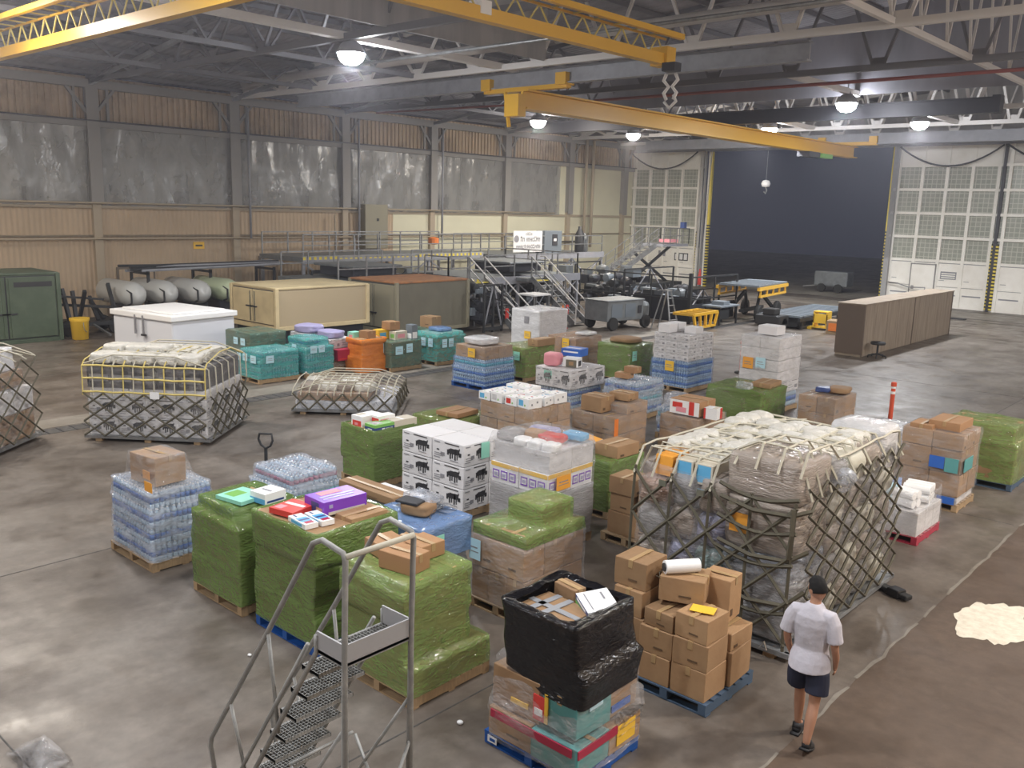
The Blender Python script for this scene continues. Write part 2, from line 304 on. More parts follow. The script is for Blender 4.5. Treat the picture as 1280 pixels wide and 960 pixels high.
# window bays behind plastic sheeting
w=1
for i in range(len(cols)-1):
    y0,y1=cols[i]+.2,cols[i+1]-.2
    if cols[i]>49: continue
    if cols[i]>43: y1=48.7
    fr=MB().box(XW-.2,XW-.12,y0-.2,y1+.2,4.9,8.15,'window_dark')
    k=int((y1-y0)/1.05)
    for j in range(k+1): yy=y0+(y1-y0)*j/k; fr.box(XW-.12,XW-.06,yy-.03,yy+.03,4.9,8.15,'column')
    for z in (4.95,5.7,6.5,7.3,8.1): fr.box(XW-.12,XW-.07,y0,y1,z-.03,z+.03,'column')
    for kk in (0,1): fr.box(XW-.07,XW-.0,y0+.5+kk*2.9,y0+1.3+kk*2.9,4.95,5.75-.2*kk,'ink')
    o=S(fr,'window_%d'%w)
    # rag and box silhouettes leaning on the sill
    sh=MB(); ny,nz=40,16; vs=[]
    for a in range(ny+1):
        for c in range(nz+1):
            y=y0-.15+(y1-y0+.3)*a/ny; z=4.82+3.3*c/nz
            d=.10+.09*noise.noise(Vector((y*1.1,z*.35,i)))+.05*noise.noise(Vector((y*3,z*.8,i*3)))
            vs.append((XW+.02+max(.0,d),y,z))
    m='sheet_plastic'
    sh.add(vs,[(a*(nz+1)+c,(a+1)*(nz+1)+c,(a+1)*(nz+1)+c+1,a*(nz+1)+c+1) for a in range(ny) for c in range(nz)],m)
    o=sh.build('plastic_sheeting',smooth=True,fix=False)
    nm=['cut by the left photo edge','left of the first wall column','between the first and second wall columns','between the second and third wall columns','between the third and fourth wall columns','above the upper deck railing','last before the bare cool-lit wall'][min(w-1,6)] if w<8 else ''
    tag(o,'translucent plastic sheet over the high windows, %s'%nm,'plastic sheet','plastic sheets over the windows' if 0 else None); w+=1
for (y,h,yw,col) in ((17.96,2.15,1.77,'wall_beige'),(25.2,2.5,1.3,'wall_beige')):
    d=MB().box(XW,XW+.06,y,y+yw,0,h,'door_edge').box(XW+.06,XW+.08,y+.1,y+yw-.1,0,h-.1,'wall_beige')
    o=S(d,'door_%d'%(8 if y<20 else 9))
# conduits down the left wall
def pipe(pts,r,m,label,name='conduit',cat='pipe',g=None):
    return tag(MB().tube(pts,r,8,m).build(name,smooth=True),label,cat,g)
pipe([(XW+.4,YB,4.95),(XW+.4,48,4.95)],.04,'column_low','thin beige conduit running along the left wall under the plastic sheeting')
pipe([(XW+.3,YB,3.42),(XW+.3,44,3.42)],.045,'column_low','beige pipe running along the left wall below the window sill')
for k,y in enumerate((24.5,31.2,37.4)): pipe([(XW+.5,y,9.6),(XW+.5,y,3.4)],.06,'grey_steel','grey conduit dropping beside the %s wall column'%['second','third','fourth'][k])
for k,y in enumerate((51.2,52.0)): pipe([(XW+.5,y,10),(XW+.5,y,2.6)],.11,'column_low','%s of two thick cream pipes dropping down the wall near the corner'%['left','right'][k])
pipe([(XW+.3,44,3.0),(XW+.3,50.6,3.0)],.07,'net_strap','olive pipe running low along the cool-lit wall')
for p,lab in ((( 21.7,2.9),'small yellow notice plate on the beige wall above the grey tanks'),):
    tag(MB().box(XW,XW+.03,p[0],p[0]+.55,p[1],p[1]+.33,'paper_yellow').box(XW+.03,XW+.035,p[0]+.1,p[0]+.45,p[1]+.12,p[1]+.2,'ink').build('notice_plate'),lab,'sign')
pipe([(XW+.45,29.6,4.6),(XW+.45,29.6,2.4),(XW+.45,33.5,2.4)],.05,'column_low','beige pipe bending low beside the grey-brown wall cabinet')
pipe([(XW+.45,30.9,3.4),(XW+.45,30.9,0)],.06,'grey_steel','grey riser pipe under the third wall column')
c=thing('electrical_cabinet','tall grey-brown electrical cabinet on the left wall behind the railings','cabinet',(XW+.35,32.4,3.0))
MB().box(-.3,.3,-.9,.7,-.2,2.2,'iso_olive_door').build('body',c,bevel=.02); MB().box(.3,.33,-.1,.05,1.3,1.45,'ink').build('latch',c)
# roof
rf=MB()
rf.add([(XW-.3,YB,roofz(XW)),(XR+.3,YB,roofz(XR)),(XR+.3,YD+.6,roofz(XR)),(XW-.3,YD+.6,roofz(XW)),(XW-.3,YB,roofz(XW)+.1),(XR+.3,YB,roofz(XR)+.1),(XR+.3,YD+.6,roofz(XR)+.1),(XW-.3,YD+.6,roofz(XW)+.1)],[(0,1,2,3),(7,6,5,4),(0,4,5,1),(1,5,6,2),(2,6,7,3),(3,7,4,0)],'roof')
S(rf,'ceiling')
# far wall above the doors and beside them
S(MB().box(XW,XR,YD+.3,YD+.5,9.55,16,'curtain_light').box(XW,XW+.5,YD-.2,YD+.5,0,9.55,'column'),'wall_far')
S(MB().box(XW,XR,YD-.6,YD-.2,9.5,10.1,'grey_steel'),'trim_7')
# ------------------------------------------------------------------ hangar doors
def leaf(num,x0,x1,yy,wicket=False,digits=False,haz=('L',)):
    w=x1-x0; d=MB()
    d.box(x0,x1,yy,yy+.3,0,2.75,'door_white').box(x0,x1,yy,yy+.3,8.35,9.5,'door_white')
    d.box(x0,x1,yy+.1,yy+.16,2.75,8.35,'panes')
    m=[x0+.25+(w-.5)*k/4 for k in range(5)]
    for x in m: d.box(x-.09,x+.09,yy-.06,yy+.1,0,9.5,'door_white')
    for z in (2.75,4.15,5.55,6.95,8.35): d.box(x0,x1,yy-.05,yy+.1,z-.08,z+.08,'door_white')
    d.box(x0,x1,yy-.05,yy,1.25,1.37,'door_white')
    for k in range(4):
        a,b=m[k]+.09,m[k+1]-.09
        d.box(a,b,yy-.003,yy,1.22,1.25,'grey_ink'); d.box(a,b,yy-.003,yy,2.62,2.66,'grey_ink')
        if k>1 or k==0: d.box(a+.1,b-.1,yy-.004,yy,.72,.8,'grey_ink')
        d.box(a+.1,a+.4,yy-.02,yy,1.6,1.63,'grey_ink')
    o=S(d,'door_%d'%num)
    fr=MB()
    if 'L' in haz or 'R' in haz:
        for side in haz:
            xs=x0 if side=='L' else x1-.16
            for k in range(19): fr.box(xs,xs+.16,yy-.12,yy-.07,.1+k*.2,.2+k*.2,'hazard_yellow').box(xs,xs+.16,yy-.12,yy-.07,.2+k*.2,.3+k*.2,'rubber')
        q=fr.build('hazard_strip',o)
    if wicket:
        q=MB().box(x0+1.62,x0+2.98,yy-.1,yy-.05,0,2.5,'door_white').build('wicket_door',o)
        f2=MB().box(x0+1.56,x0+1.62,yy-.12,yy-.04,0,2.56,'column').box(x0+2.98,x0+3.04,yy-.12,yy-.04,0,2.56,'column').box(x0+1.56,x0+3.04,yy-.12,yy-.04,2.5,2.56,'column').build('wicket_frame',o)
        MB().box(x0+1.7,x0+1.85,yy-.14,yy-.1,1.0,1.2,'column').build('latch',o)
        MB().box(x0+3.3,x0+4.2,yy-.02,yy-.005,1.7,2.15,'grey_ink').box(x0+3.36,x0+4.14,yy-.03,yy-.02,1.76,1.82,'door_white').box(x0+3.36,x0+4.14,yy-.03,yy-.02,1.88,1.94,'door_white').box(x0+3.36,x0+4.14,yy-.03,yy-.02,2.0,2.06,'door_white').build('notice_plate',o)
    if digits:
        q=MB().box(x1-1.9,x1-.75,yy-.02,yy-.005,1.75,2.3,'ink')
        for k in range(3): q.box(x1-1.83+k*.37,x1-1.56+k*.37,yy-.03,yy-.02,1.82,2.23,'paper')
        q.build('number_plate',o)
        MB().box(x1-3.3,x1-2.7,yy-.02,yy-.005,2.0,2.4,'grey_ink').build('notice_plate',o)
    return o
leaf(1,-40,-34.0,57.6,digits=True,haz=('R',))
leaf(2,-20.55,-14.45,57.6,wicket=True,haz=('R',))
leaf(3,-14.3,-8.1,57.3,haz=('L',))
leaf(4,-8,-1.8,57.6,haz=())
leaf(5,-1.6,4.6,57.3,haz=())
# stacked leaves and their yellow edges at both jambs
j=MB()
for k in range(3): j.box(-34.0+k*.17,-33.9+k*.17,57.3+k*.25,57.5+k*.25,0,9.5,'door_frame_metal' if k%2 else 'door_white')
S(j,'trim_20')
j=MB().box(-33.55,-33.4,57.9,58.1,0,9.5,'hazard_yellow').box(-20.75,-20.6,57.5,57.7,0,9.5,'hazard_yellow')
for k in range(22):
    j.box(-33.4,-33.38,57.9,58.1,.1+k*.2,.2+k*.2,'rubber').box(-33.55,-33.4,57.86,57.9,.1+k*.2,.2+k*.2,'rubber').box(-20.75,-20.6,57.46,57.5,.1+k*.2,.2+k*.2,'rubber')
S(j,'trim_21')
S(MB().box(-20.6,-20.3,57.3,57.55,0,9.5,'door_frame_metal').box(-14.46,-14.3,57.2,57.6,0,9.5,'ink'),'trim_22')
for k,(a,b) in enumerate(((-39.8,-34.2),(-20.2,-14.5),(-14.3,-8.2))):
    pts=[(a+(b-a)*t/16,57.1,9.45-1.15*(1-(2*t/16-1)**2)) for t in range(17)]
    pipe(pts,.05,'rubber',['black cable sagging across the top of the left hangar door','black cable sagging across the hangar door right of the opening','black cable sagging across the rightmost hangar door'][k],'festoon_cable','cable')
pipe([(-20.2,57.35,1.3),(-19.6,57.2,1.3),(-18.9,57.2,1.1),(-17.9,57.1,1.15),(-17.9,57.1,.4)],.035,'galv','grey pipe handrail bent beside the wicket door')
# ------------------------------------------------------------------ overhead steel
def truss(y,label,m='white_steel',x0=XW,x1=XR,pitch=3.0,r=.09,pipe_y=None):
    t=thing('roof_truss',label,'roof truss',(0,y,0))
    MB().bar((x0,0,10),(x1,0,10),.16,.2,m).build('bottom_chord',t)
    MB().bar((x0,0,roofz(x0)-.05),(x1,0,roofz(x1)-.05),.16,.2,m).build('top_chord',t)
    w=MB(); x=x0+1.2; k=0
    while x+pitch<x1:
        xm=x+pitch/2; zt=min(roofz(xm)-.1,10+2.6)
        w.bar((x+.18,0,10.1),(xm-.1,0,roofz(xm)-.1),r,r,m).bar((xm+.1,0,roofz(xm)-.1),(x+pitch-.18,0,10.1),r,r,m)
        w.box(x-.25,x+.25,-.03,.03,10.05,10.3,m)
        x+=pitch
    w.build('web',t); return t
truss(24.0,'white roof truss crossing the top right, lit from below','white_steel')
truss(17.2,'dark grey roof truss above the left side, nearest in view','dim_steel')
truss(30.5,'grey roof truss just in front of the dark draft curtain','dim_steel')
truss(43.3,'pale roof truss seen under the edge of the dark draft curtain','white_steel',r=.12,pitch=2.2)
truss(49.8,'white roof truss above the hangar opening','white_steel',r=.12,pitch=2.2)
truss(55.5,'farthest pale roof truss over the hangar doors','white_steel',pitch=2.2)
# lengthwise trusses between bays
def ltruss(x,y0,y1,label,m='dim_steel'):
    t=thing('lengthwise_truss',label,'roof truss',(x,0,0)); zt=roofz(x)-.1
    MB().bar((0,y0,10.05),(0,y1,10.05),.14,.16,m).build('bottom_chord',t); MB().bar((0,y0,zt),(0,y1,zt),.14,.16,m).build('top_chord',t)
    w=MB();y=y0
    while y+2.2<=y1: w.bar((0,y,10.1),(0,y+1.1,zt),.07,.07,m).bar((0,y+1.1,zt),(0,y+2.2,10.1),.07,.07,m); y+=2.2
    w.build('web',t)
ltruss(-33.5,0,57,'grey lengthwise truss close to the left wall'); ltruss(-27,0,57,'grey lengthwise truss left of the bright top lamp'); ltruss(-9,4,57,'grey lengthwise truss at the top right','white_steel')
pm=MB().bar((0,YB,0),(0,YD,0),.1,.16,'dim_steel').mesh('roof_purlin')
k=0
for i in range(24):
    x=XW+1+i*1.9; o=inst(pm,'roof_purlin',None,(x,0,roofz(x)-.12)); tag(o,'long dark purlin under the corrugated roof','purlin','roof purlins')
br=MB().bar((XW+.3,0,EAVE+.2),(XW+9,0,EAVE+1.35),.16,.16,'grey_steel').mesh('brace')
for i,y in enumerate(cols[1:7]):
    o=inst(br,'roof_brace',None,(0,y,0),rot=(0,0,0)); tag(o,'sloping grey roof brace rising from the head of a wall column','brace','roof braces')
# draft curtains
S(MB().box(-37,XR,36.9,36.95,10.0,16,'curtain'),'wall_1')
S(MB().box(-20.45,-20.4,12.2,24,10.05,13,'curtain_light'),'wall_2')
# runways and crane
tag(MB().box(-36,-11.6,24.85,25.15,9.45,9.5,'grey_steel').box(-36,-11.6,24.97,25.03,9.5,9.95,'grey_steel').box(-36,-11.6,24.85,25.15,9.95,10.0,'grey_steel').build('runway_beam'),'grey steel runway beam crossing above the yellow crane bridge','beam')
tag(MB().box(-34,-10.3,38.9,39.2,9.3,9.36,'dark_steel').box(-34,-10.3,39.0,39.1,9.36,9.85,'dark_steel').box(-34,-10.3,38.9,39.2,9.85,9.9,'dark_steel').box(-10.5,-10.2,38.8,39.3,9.3,9.95,'dark_steel').build('runway_beam'),'near-black steel runway beam crossing in front of the far lamps','beam')
tag(MB().box(-36,XR,53.2,53.5,9.35,9.95,'grey_steel').build('runway_beam'),'light grey runway beam above the hangar opening','beam')
t=thing('bridge_crane','long yellow bridge crane girder running towards the hangar opening','crane',(-21.8,0,0))
MB().box(-.28,.28,24.4,53.9,8.62,8.68,'crane_yellow').box(-.05,.05,24.4,53.9,8.68,9.22,'crane_yellow').box(-.28,.28,24.4,53.9,9.22,9.28,'crane_yellow').build('girder',t)
for y,(a,b) in ((25,(-2.3,1.6)),(53.3,(-1.8,1.6))):
    e=MB().box(a,b,y-.14,y+.14,9.3,9.5,'crane_yellow').build('end_truck',t)
    MB().box(a-.05,a+.4,y-.25,y+.25,9.4,9.8,'crane_yellow').build('wheel_box',e); MB().box(b-.4,b+.05,y-.25,y+.25,9.4,9.8,'crane_yellow').build('wheel_box',e)
MB().box(-.45,.2,24.0,24.4,8.35,9.1,'crane_yellow').build('end_plate',t); MB().bar((-.6,24.2,9.2),(-.3,24.1,8.0),.1,.1,'crane_yellow').build('strut',t)
MB().box(-.35,.35,47.2,48.6,8.35,8.62,'dark_steel').build('hoist',t); MB().box(-.2,.2,49.2,50.6,8.4,8.62,'leaf_green').build('hoist_motor',t)
def latt(label,p,q,off,h,name='bridge_crane',ext=0):
    'lattice girder: heavy bottom beam and a lighter chord off to the side and above'
    t=thing(name,label,'crane'); p=Vector(p);q=Vector(q);off=Vector(off)
    MB().bar(p,q,.24,.26,'crane_yellow').build('girder',t)
    a,b=p+off+Vector((0,0,h)),q+off+Vector((0,0,h)); MB().bar(a,b,.13,.13,'crane_yellow').build('top_chord',t)
    w=MB();L=(q-p).length;n=int(L/.75);d=(q-p)/n
    up=Vector((0,0,h))
    for i in range(n):
        P=p+d*i; m=P+d/2
        w.bar(P+up*.12,m+up,.03,.03,'net_yellow').bar(m+up,P+d+up*.12,.03,.03,'net_yellow')
        w.bar(P+up,P+off+up,.03,.03,'net_yellow')
    w.bar(p+up,q+up,.05,.05,'crane_yellow')
    w.build('lattice',t); return t
t=latt('yellow lattice crane bridge at the top centre of the photo',(-13.4,6,9.0),(-13.3,20.3,9.0),(.5,0,0),.5)
MB().box(-13.6,-13.1,20.1,20.5,8.85,9.3,'crane_yellow').build('end_plate',t)
MB().box(-13.55,-13.2,13.5,13.8,8.99,9.25,'paper').build('plate',t)
t=latt('yellow lattice crane bridge at the top left, brightly lit from above',(-33,9.75,9.0),(-13,9.75,9.0),(0,-.7,0),.6)
h=thing('crane_hook','pale twin hook block hanging under the end of the top yellow bridge','hook',(-12.5,19.4,0))
MB().box(-.18,.18,-.15,.15,8.55,8.75,'dark_steel').build('trolley',h)
hk=MB()
for s in (-1,1): hk.tube([(s*.13,0,8.5),(s*.2,0,8.35),(s*.05,0,8.2),(s*.18,0,8.05),(s*.1,0,7.9)],.045,8,'white_steel')
hk.tube([(-.15,0,7.85),(0,0,7.7),(.18,0,7.85),(.1,0,8.0)],.04,8,'white_steel'); hk.build('hook',h,smooth=True)
h=thing('crane_hook','pale hook block hanging in the dark hangar opening','hook',(-26.5,52.5,0))
MB().tube([(0,0,9.3),(0,0,7.3)],.012,5,'galv').build('cable',h); MB().lathe((0,0,6.9),[(.0,0),(.22,.02),(.28,.2),(.2,.38),(.05,.42)],14,'pure_white').build('block',h,smooth=True); MB().tube([(0,0,6.9),(.1,0,6.7),(.02,0,6.5),(-.1,0,6.62)],.04,6,'galv').build('hook',h,smooth=True)
tag(MB().tube([(-32.1,55.5,9.4),(-32.3,55.5,5),(-32.4,55.5,1.4)],.025,6,'galv').build('hoist_chain'),'thin chain hanging at the left edge of the hangar opening','chain')
tag(MB().lathe((-32.4,55.4,.0),[(.14,.3),(.12,.9),(.05,1.4)],8,'red').build('warning_flag'),'small red flag hanging at the chain end near the opening','flag')
# lamp rails, pipes, red sprinkler main
tag(MB().bar((-22.5,7,10.05),(-22.5,25.5,10.05),.3,.2,'white_steel').build('lamp_rail'),'broad pale steel beam carrying the bright lamp at the top left','beam')
tag(MB().bar((-15,30.5,10.05),(-15,37,10.05),.22,.2,'white_steel').build('lamp_rail'),'pale steel beam carrying the lamp left of the near-black beam end','beam')
tag(MB().bar((-15,43,10.05),(-15,50,10.05),.22,.2,'white_steel').build('lamp_rail'),'pale steel beam carrying the rightmost visible lamp','beam')
tag(MB().bar((-22.5,40,10.05),(-22.5,50,10.05),.22,.2,'white_steel').build('lamp_rail'),'pale steel beam carrying the lamp above the crane girder end','beam')
tag(MB().bar((-31,32,10.05),(-31,50,10.05),.18,.16,'grey_steel').build('lamp_rail'),'grey steel beam carrying the two lamps left of the crane girder','beam')
pipe([(-38,23.4,10.45),(-21.2,23.4,10.6)],.17,'pipe_white','thick cream duct pipe along the white truss, left of the grey panel','duct_pipe')
pipe([(-19.5,23.4,10.6),(4,23.4,10.75)],.17,'pipe_white','thick cream duct pipe along the white truss at the top right','duct_pipe')
pipe([(-26,20.3,9.9),(-3,20.3,9.9)],.05,'galv','thin grey conduit crossing behind the crane hook')
pipe([(-24,31.5,9.75),(2,31.5,9.75)],.06,'pipe_red','red sprinkler pipe crossing in front of the dark curtain')
pipe([(-38,31.2,9.9),(-25,31.3,9.75)],.05,'pipe_red','red pipe in the dark bay left of the crane end','sprinkler_pipe')
hb=MB().lathe((0,0,0),[(.09,.6),(.13,.42),(.3,.3),(.44,.04),(.42,.04),(.28,.26),(.08,.34)],20,'grey_steel').mesh('lamp_housing',True)
gl=MB().lathe((0,0,0),[(.02,-.3),(.2,-.27),(.34,-.16),(.4,0),(.38,.06),(.02,.1)],20,'lamp_glow').mesh('lamp_lens',True)
LN={0:'bright high-bay lamp at the top left under the pale beam',1:'bright high-bay lamp just under the near end of the crane girder',2:'bright high-bay lamp below the middle of the crane girder',3:'bright high-bay lamp above the right end of the crane girder',4:'bright high-bay lamp left of the end of the near-black beam',5:'bright high-bay lamp under the near-black beam, rightmost in view'}
for i,(x,y,pw,cool) in enumerate(LAMPS):
    t=thing('high_bay_lamp',LN.get(i,'high-bay lamp hanging in the near part of the hangar'),'lamp',(x,y,9.55),0,None if i in LN else 'near hangar lamps')
    inst(hb,'lamp_housing',t); inst(gl,'lamp_lens',t)
    MB().tube([(0,0,.55),(0,0,.9)],.02,6,'galv').build('hanger',t)
    cl=(1,.9,.78) if cool<1 else (.96,.97,1)
    l=bpy.data.lights.new('lamp_light','AREA'); l.shape='DISK'; l.size=.7; l.energy=LAMP_W*pw; l.color=cl
    lo=bpy.data.objects.new('lamp_light',l); COL.objects.link(lo); lo.parent=t; lo.location=(0,0,-.34)
    l=bpy.data.lights.new('added_spill_light','POINT'); l.energy=LAMP_W*pw*.5; l.shadow_soft_size=.24; l.color=cl  # extra point light beside each lamp, added to brighten beams, roof and glare
    lo=bpy.data.objects.new('added_spill_light',l); COL.objects.link(lo); lo.parent=t; lo.location=(0,.5,-.12)
# ------------------------------------------------------------------ containers and tanks along the left
def iso(label,x,y,wx,wy,z0,z1,body,doorm,face,roofm=None,rz=0,name='shipping_container'):
    'x,y = near corner (largest x, smallest y)'
    t=thing(name,label,'container',(x-wx/2,y+wy/2,0),rz); a,b=wx/2,wy/2
    MB().box(-a,a,-b,b,z0+.12,z1-.06,body).build('body',t,bevel=.03)
    MB().box(-a-.03,a+.03,-b-.03,b+.03,z1-.08,z1,roofm or body).build('roof',t,bevel=.02)
    fr=MB()
    for sx in (-1,1):
        for sy in (-1,1): fr.cbox((sx*a,sy*b,(z0+z1)/2),(.14,.14,z1-z0-.05),doorm)
    fr.box(-a-.04,a+.04,-b-.04,b+.04,z0,z0+.14,doorm); fr.build('frame',t,bevel=.01)
    for k in (0,1):
        if face=='L':
            u0=-a+.12+k*(a-.1); u1=u0+a-.14
            d=MB().box(u0,u1,-b-.05,-b-.015,z0+.2,z1-.14,doorm).build('door',t,bevel=.01)
            g=MB().box(u0-.02,u1+.02,-b-.016,-b-.01,z0+.17,z1-.11,'dark_steel').build('door_seal',t)
            hx=u1-.12 if k==0 else u0+.12
            MB().box(hx-.25,hx+.15,-b-.1,-b-.05,z0+.75,z0+.79,'dark_steel').box(hx-.02,hx+.02,-b-.08,-b-.05,z0+.25,z1-.2,'iso_olive').build('handle',d)
        else:
            u0=-b+.12+k*(b-.1); u1=u0+b-.14
            d=MB().box(a+.015,a+.05,u0,u1,z0+.2,z1-.14,doorm).build('door',t,bevel=.01)
            g=MB().box(a+.01,a+.016,u0-.02,u1+.02,z0+.17,z1-.11,'dark_steel').build('door_seal',t)
            hy=u1-.1 if k==0 else u0+.1
            MB().box(a+.05,a+.1,hy-.3,hy+.2,z0+1.05,z0+1.09,'dark_steel').box(a+.05,a+.08,hy-.02,hy+.02,z0+.25,z1-.2,'iso_green').build('handle',d)
            if k==1: MB().box(a+.05,a+.055,u0+.25,u1-.1,z1-.5,z1-.32,'ink').build('plate',d)
    return t
iso('dark green shipping container with twin doors at the left edge',-34.1,9.6,2.4,3.55,0,2.5,'iso_green','iso_green','R')
t=iso('tan cargo container with roof and doors in a lit tone, raised on a dark stand',-26.9,17.6,2.85,4.0,.75,2.26,'iso_tan_shaded','iso_tan_lit','L','iso_tan_lit')
MB().box(-1.3,1.3,-1.9,1.9,.25,.75,'dark_void').box(-1.2,-1,-1.9,1.9,0,.3,'rubber').box(1,1.2,-1.9,1.9,0,.3,'rubber').build('stand',t)
t=iso('olive cargo container with a rusty orange roof',-26.7,22.9,2.9,3.9,.2,2.26,'iso_olive','iso_olive_door','L','rust')
MB().box(-1.3,1.3,-1.8,1.8,0,.2,'dark_void').build('stand',t)
t=thing('insulated_box','large white insulated container with a domed lid','container',(-27.6,14.2,0),R(9))
MB().box(-1.5,1.5,-1.2,1.2,.15,1.5,'fridge_white').build('body',t,bevel=.06)
l=MB().box(-1.57,1.57,-1.27,1.27,1.5,1.68,'pure_white').box(-1.3,1.3,-1.0,1.0,1.68,1.74,'pure_white').build('lid',t,bevel=.08)
MB().box(-.25,-.2,-1.3,-1.25,1.0,1.6,'grey_ink').box(.15,.2,-1.3,-1.25,1.0,1.6,'grey_ink').box(.1,.3,-1.32,-1.25,.96,1.02,'ink').build('latch',t)
MB().box(-1.5,-1.2,-1.2,1.2,0,.16,'rubber').box(1.2,1.5,-1.2,1.2,0,.16,'rubber').build('foot',t)
for k,(x,y,m) in enumerate(((-35.2,16.4,'tank_grey'),(-35.2,17.75,'tank_grey'),(-34.9,19.05,'tank_grey'),(-34.9,20.4,'tank_green'))):
    t=thing('gas_tank',['leftmost grey gas tank with a rounded end','second grey gas tank from the left, set farther back','third grey gas tank, shiny, right behind the white container','pale green gas tank beside the tan container'][k],'tank',(x,y,1.42))
    MB().lathe((0,0,0),[(.0,.62),(.2,.58),(.36,.46),(.46,.26),(.5,0),(.5,-2.2),(.4,-2.4),(0,-2.5)],24,m,axis='X').build('shell',t,smooth=True)
    MB().box(-1,.1,-.4,.4,-1.42,-.44,'dark_steel').build('cradle',t)
    MB().tube([(.3,-.35,.2),(.55,-.3,.1),(.55,-.3,-.3),(.3,-.35,-.4)],.04,6,'gse_dark').build('handle',t)
t=thing('pipe_rack','dark rack of pipes and hoses lying across the grey tanks','rack',(-36.6,20.2,.25))
q=MB(); random.seed(5)
for i in range(9): q.tube([(random.uniform(-.8,.6),-3.2+random.uniform(-.2,.3),1.95+random.uniform(0,.25)),(random.uniform(-.8,.6),3.8,2.0+random.uniform(0,.25))],.06,6,'gse_dark' if i%3 else 'grey_steel')
for y in (-2.8,0,3.2):
    q.box(-.9,-.8,y,y+.1,0,2,'gse_dark').box(.6,.7,y,y+.1,0,2,'gse_dark').box(-.9,.7,y,y+.1,1.85,1.95,'gse_dark')
q.build('frame',t)
t=thing('bucket','yellow plastic bucket beside the green shipping container','bucket',(-33.9,13.75,0))
MB().lathe((0,0,0),[(.24,0),(.28,.02),(.32,.68),(.34,.7),(.34,.76),(.3,.76),(.28,.7)],20,'yellow').build('pail',t,smooth=True); MB().lathe((0,0,0),[(.35,.74),(.35,.8),(.05,.82)],20,'yellow').build('lid',t); MB().tube([(.34,0,.66),(.38,0,.4),(.34,.1,.3)],.012,6,'galv').build('handle',t)
t=thing('maintenance_dolly','dark wheeled tow dolly parked against the beige wall','dolly',(-35.4,14.6,0),R(0))
for x,y in ((-.6,-.9),(.6,-.9),(-.6,.9),(.6,.9)): MB().lathe((x,y,.3),[(.1,-.08),(.3,-.08),(.3,.08),(.1,.08)],14,'rubber',axis='X').build('wheel',t)
q=MB().box(-.7,.7,-1.1,1.1,.35,.5,'gse_dark')
for i in range(7): q.bar((random.uniform(-.6,.6),-1+i*.33,.5),(random.uniform(-.6,.6),-1+i*.33+random.uniform(-.2,.2),random.uniform(1.0,1.9)),.12,.14,'gse_dark')
q.bar((-.5,-.8,1.1),(.5,.9,1.0),.1,.1,'gse_dark').bar((.3,-1,1.5),(.3,.6,1.3),.08,.08,'gse_dark'); q.build('frame',t)
MB().bar((.7,0,.4),(1.9,.1,.12),.07,.07,'galv').build('tow_bar',t)
# ------------------------------------------------------------------ maintenance stands
def rail(mb,pts,h=1.05,mid=True,m='galv',every=1.5,r=.028,toe=False):
    pts=[Vector(p) for p in pts]
    for a,b in zip(pts,pts[1:]):
        L=(b-a).length;n=max(1,round(L/every))
        for i in range(n+1): q=a.lerp(b,i/n); mb.bar(q,q+Vector((0,0,h)),r*2,r*2,m)
        mb.bar(a+Vector((0,0,h)),b+Vector((0,0,h)),r*2,r*2,m)
        if mid: mb.bar(a+Vector((0,0,h*.52)),b+Vector((0,0,h*.52)),r*1.7,r*1.7,m)
        if toe: mb.bar(a+Vector((0,0,.08)),b+Vector((0,0,.08)),.02,.16,m)
def deck(name,label,x0,x1,y0,y1,z,rails,legs=3,cross=True,chev=True):
    t=thing(name,label,'platform',((x0+x1)/2,(y0+y1)/2,0)); a,b=(x1-x0)/2,(y1-y0)/2
    MB().box(-a,a,-b,b,z-.22,z,'gse_grey').box(a,a+.03,-b,b,z-.3,z+.06,'grey_steel').build('platform_floor',t)
    q=MB()
    for i in range(legs+1):
        y=-b+.1+(2*b-.2)*i/legs
        for x in (-a+.1,a-.1): 
            q.bar((x,y,0),(x,y,z-.2),.12,.12,'grey_steel')
        if cross and i<legs:
            y2=-b+.1+(2*b-.2)*(i+1)/legs; q.bar((a-.1,y,.2),(a-.1,y2,z-.3),.06,.06,'grey_steel').bar((a-.1,y2,.2),(a-.1,y,z-.3),.06,.06,'grey_steel')
    q.build('frame',t)
    rl=MB()
    for pts in rails: rail(rl,[(p[0]-(x0+x1)/2,p[1]-(y0+y1)/2,z) for p in pts])
    rl.build('guard_rail',t)
    if chev:
        q=MB(); n=int(2*b/.3)
        for i in range(0,n,1):
            q.box(a+.031,a+.036,-b+i*.3,-b+i*.3+.15,z-.12,z+.02,'hazard_yellow')
        q.build('hazard_strip',t)
    return t
deck('work_platform','long grey work platform with guard rails left of the first stairs',-34.2,-29.9,22.5,28.4,2.0,[[(-30,22.6),(-30,27.0)],[(-34.1,22.6),(-34.1,28.3)]],chev=False)
deck('landing','small landing at the head of the first stairs',-29.9,-28.25,27.1,29.4,2.0,[[(-29.8,27.2),(-28.3,27.2),(-28.3,28.4)]],legs=1)
deck('work_platform','grey work platform with guard rails between the two stairs',-33.5,-28.3,29.5,36.5,2.0,[[(-28.4,29.6),(-28.4,31.6)],[(-28.4,33.2),(-28.4,36.4)],[(-33.4,29.6),(-33.4,36.4),(-28.4,36.4)]],chev=False)
deck('upper_deck','upper grey deck with double rails against the cool-lit wall',-38.8,-35.2,24.5,36.5,2.7,[[(-35.3,24.6),(-35.3,36.4)],[(-38.7,24.6),(-38.7,36.4)]],chev=True)
deck('upper_deck','upper deck carrying the white sign, near the thick cream pipes',-38.5,-34.2,37.2,46.5,2.6,[[(-34.3,37.3),(-34.3,46.4)],[(-38.4,37.3),(-38.4,46.4)]],chev=False)
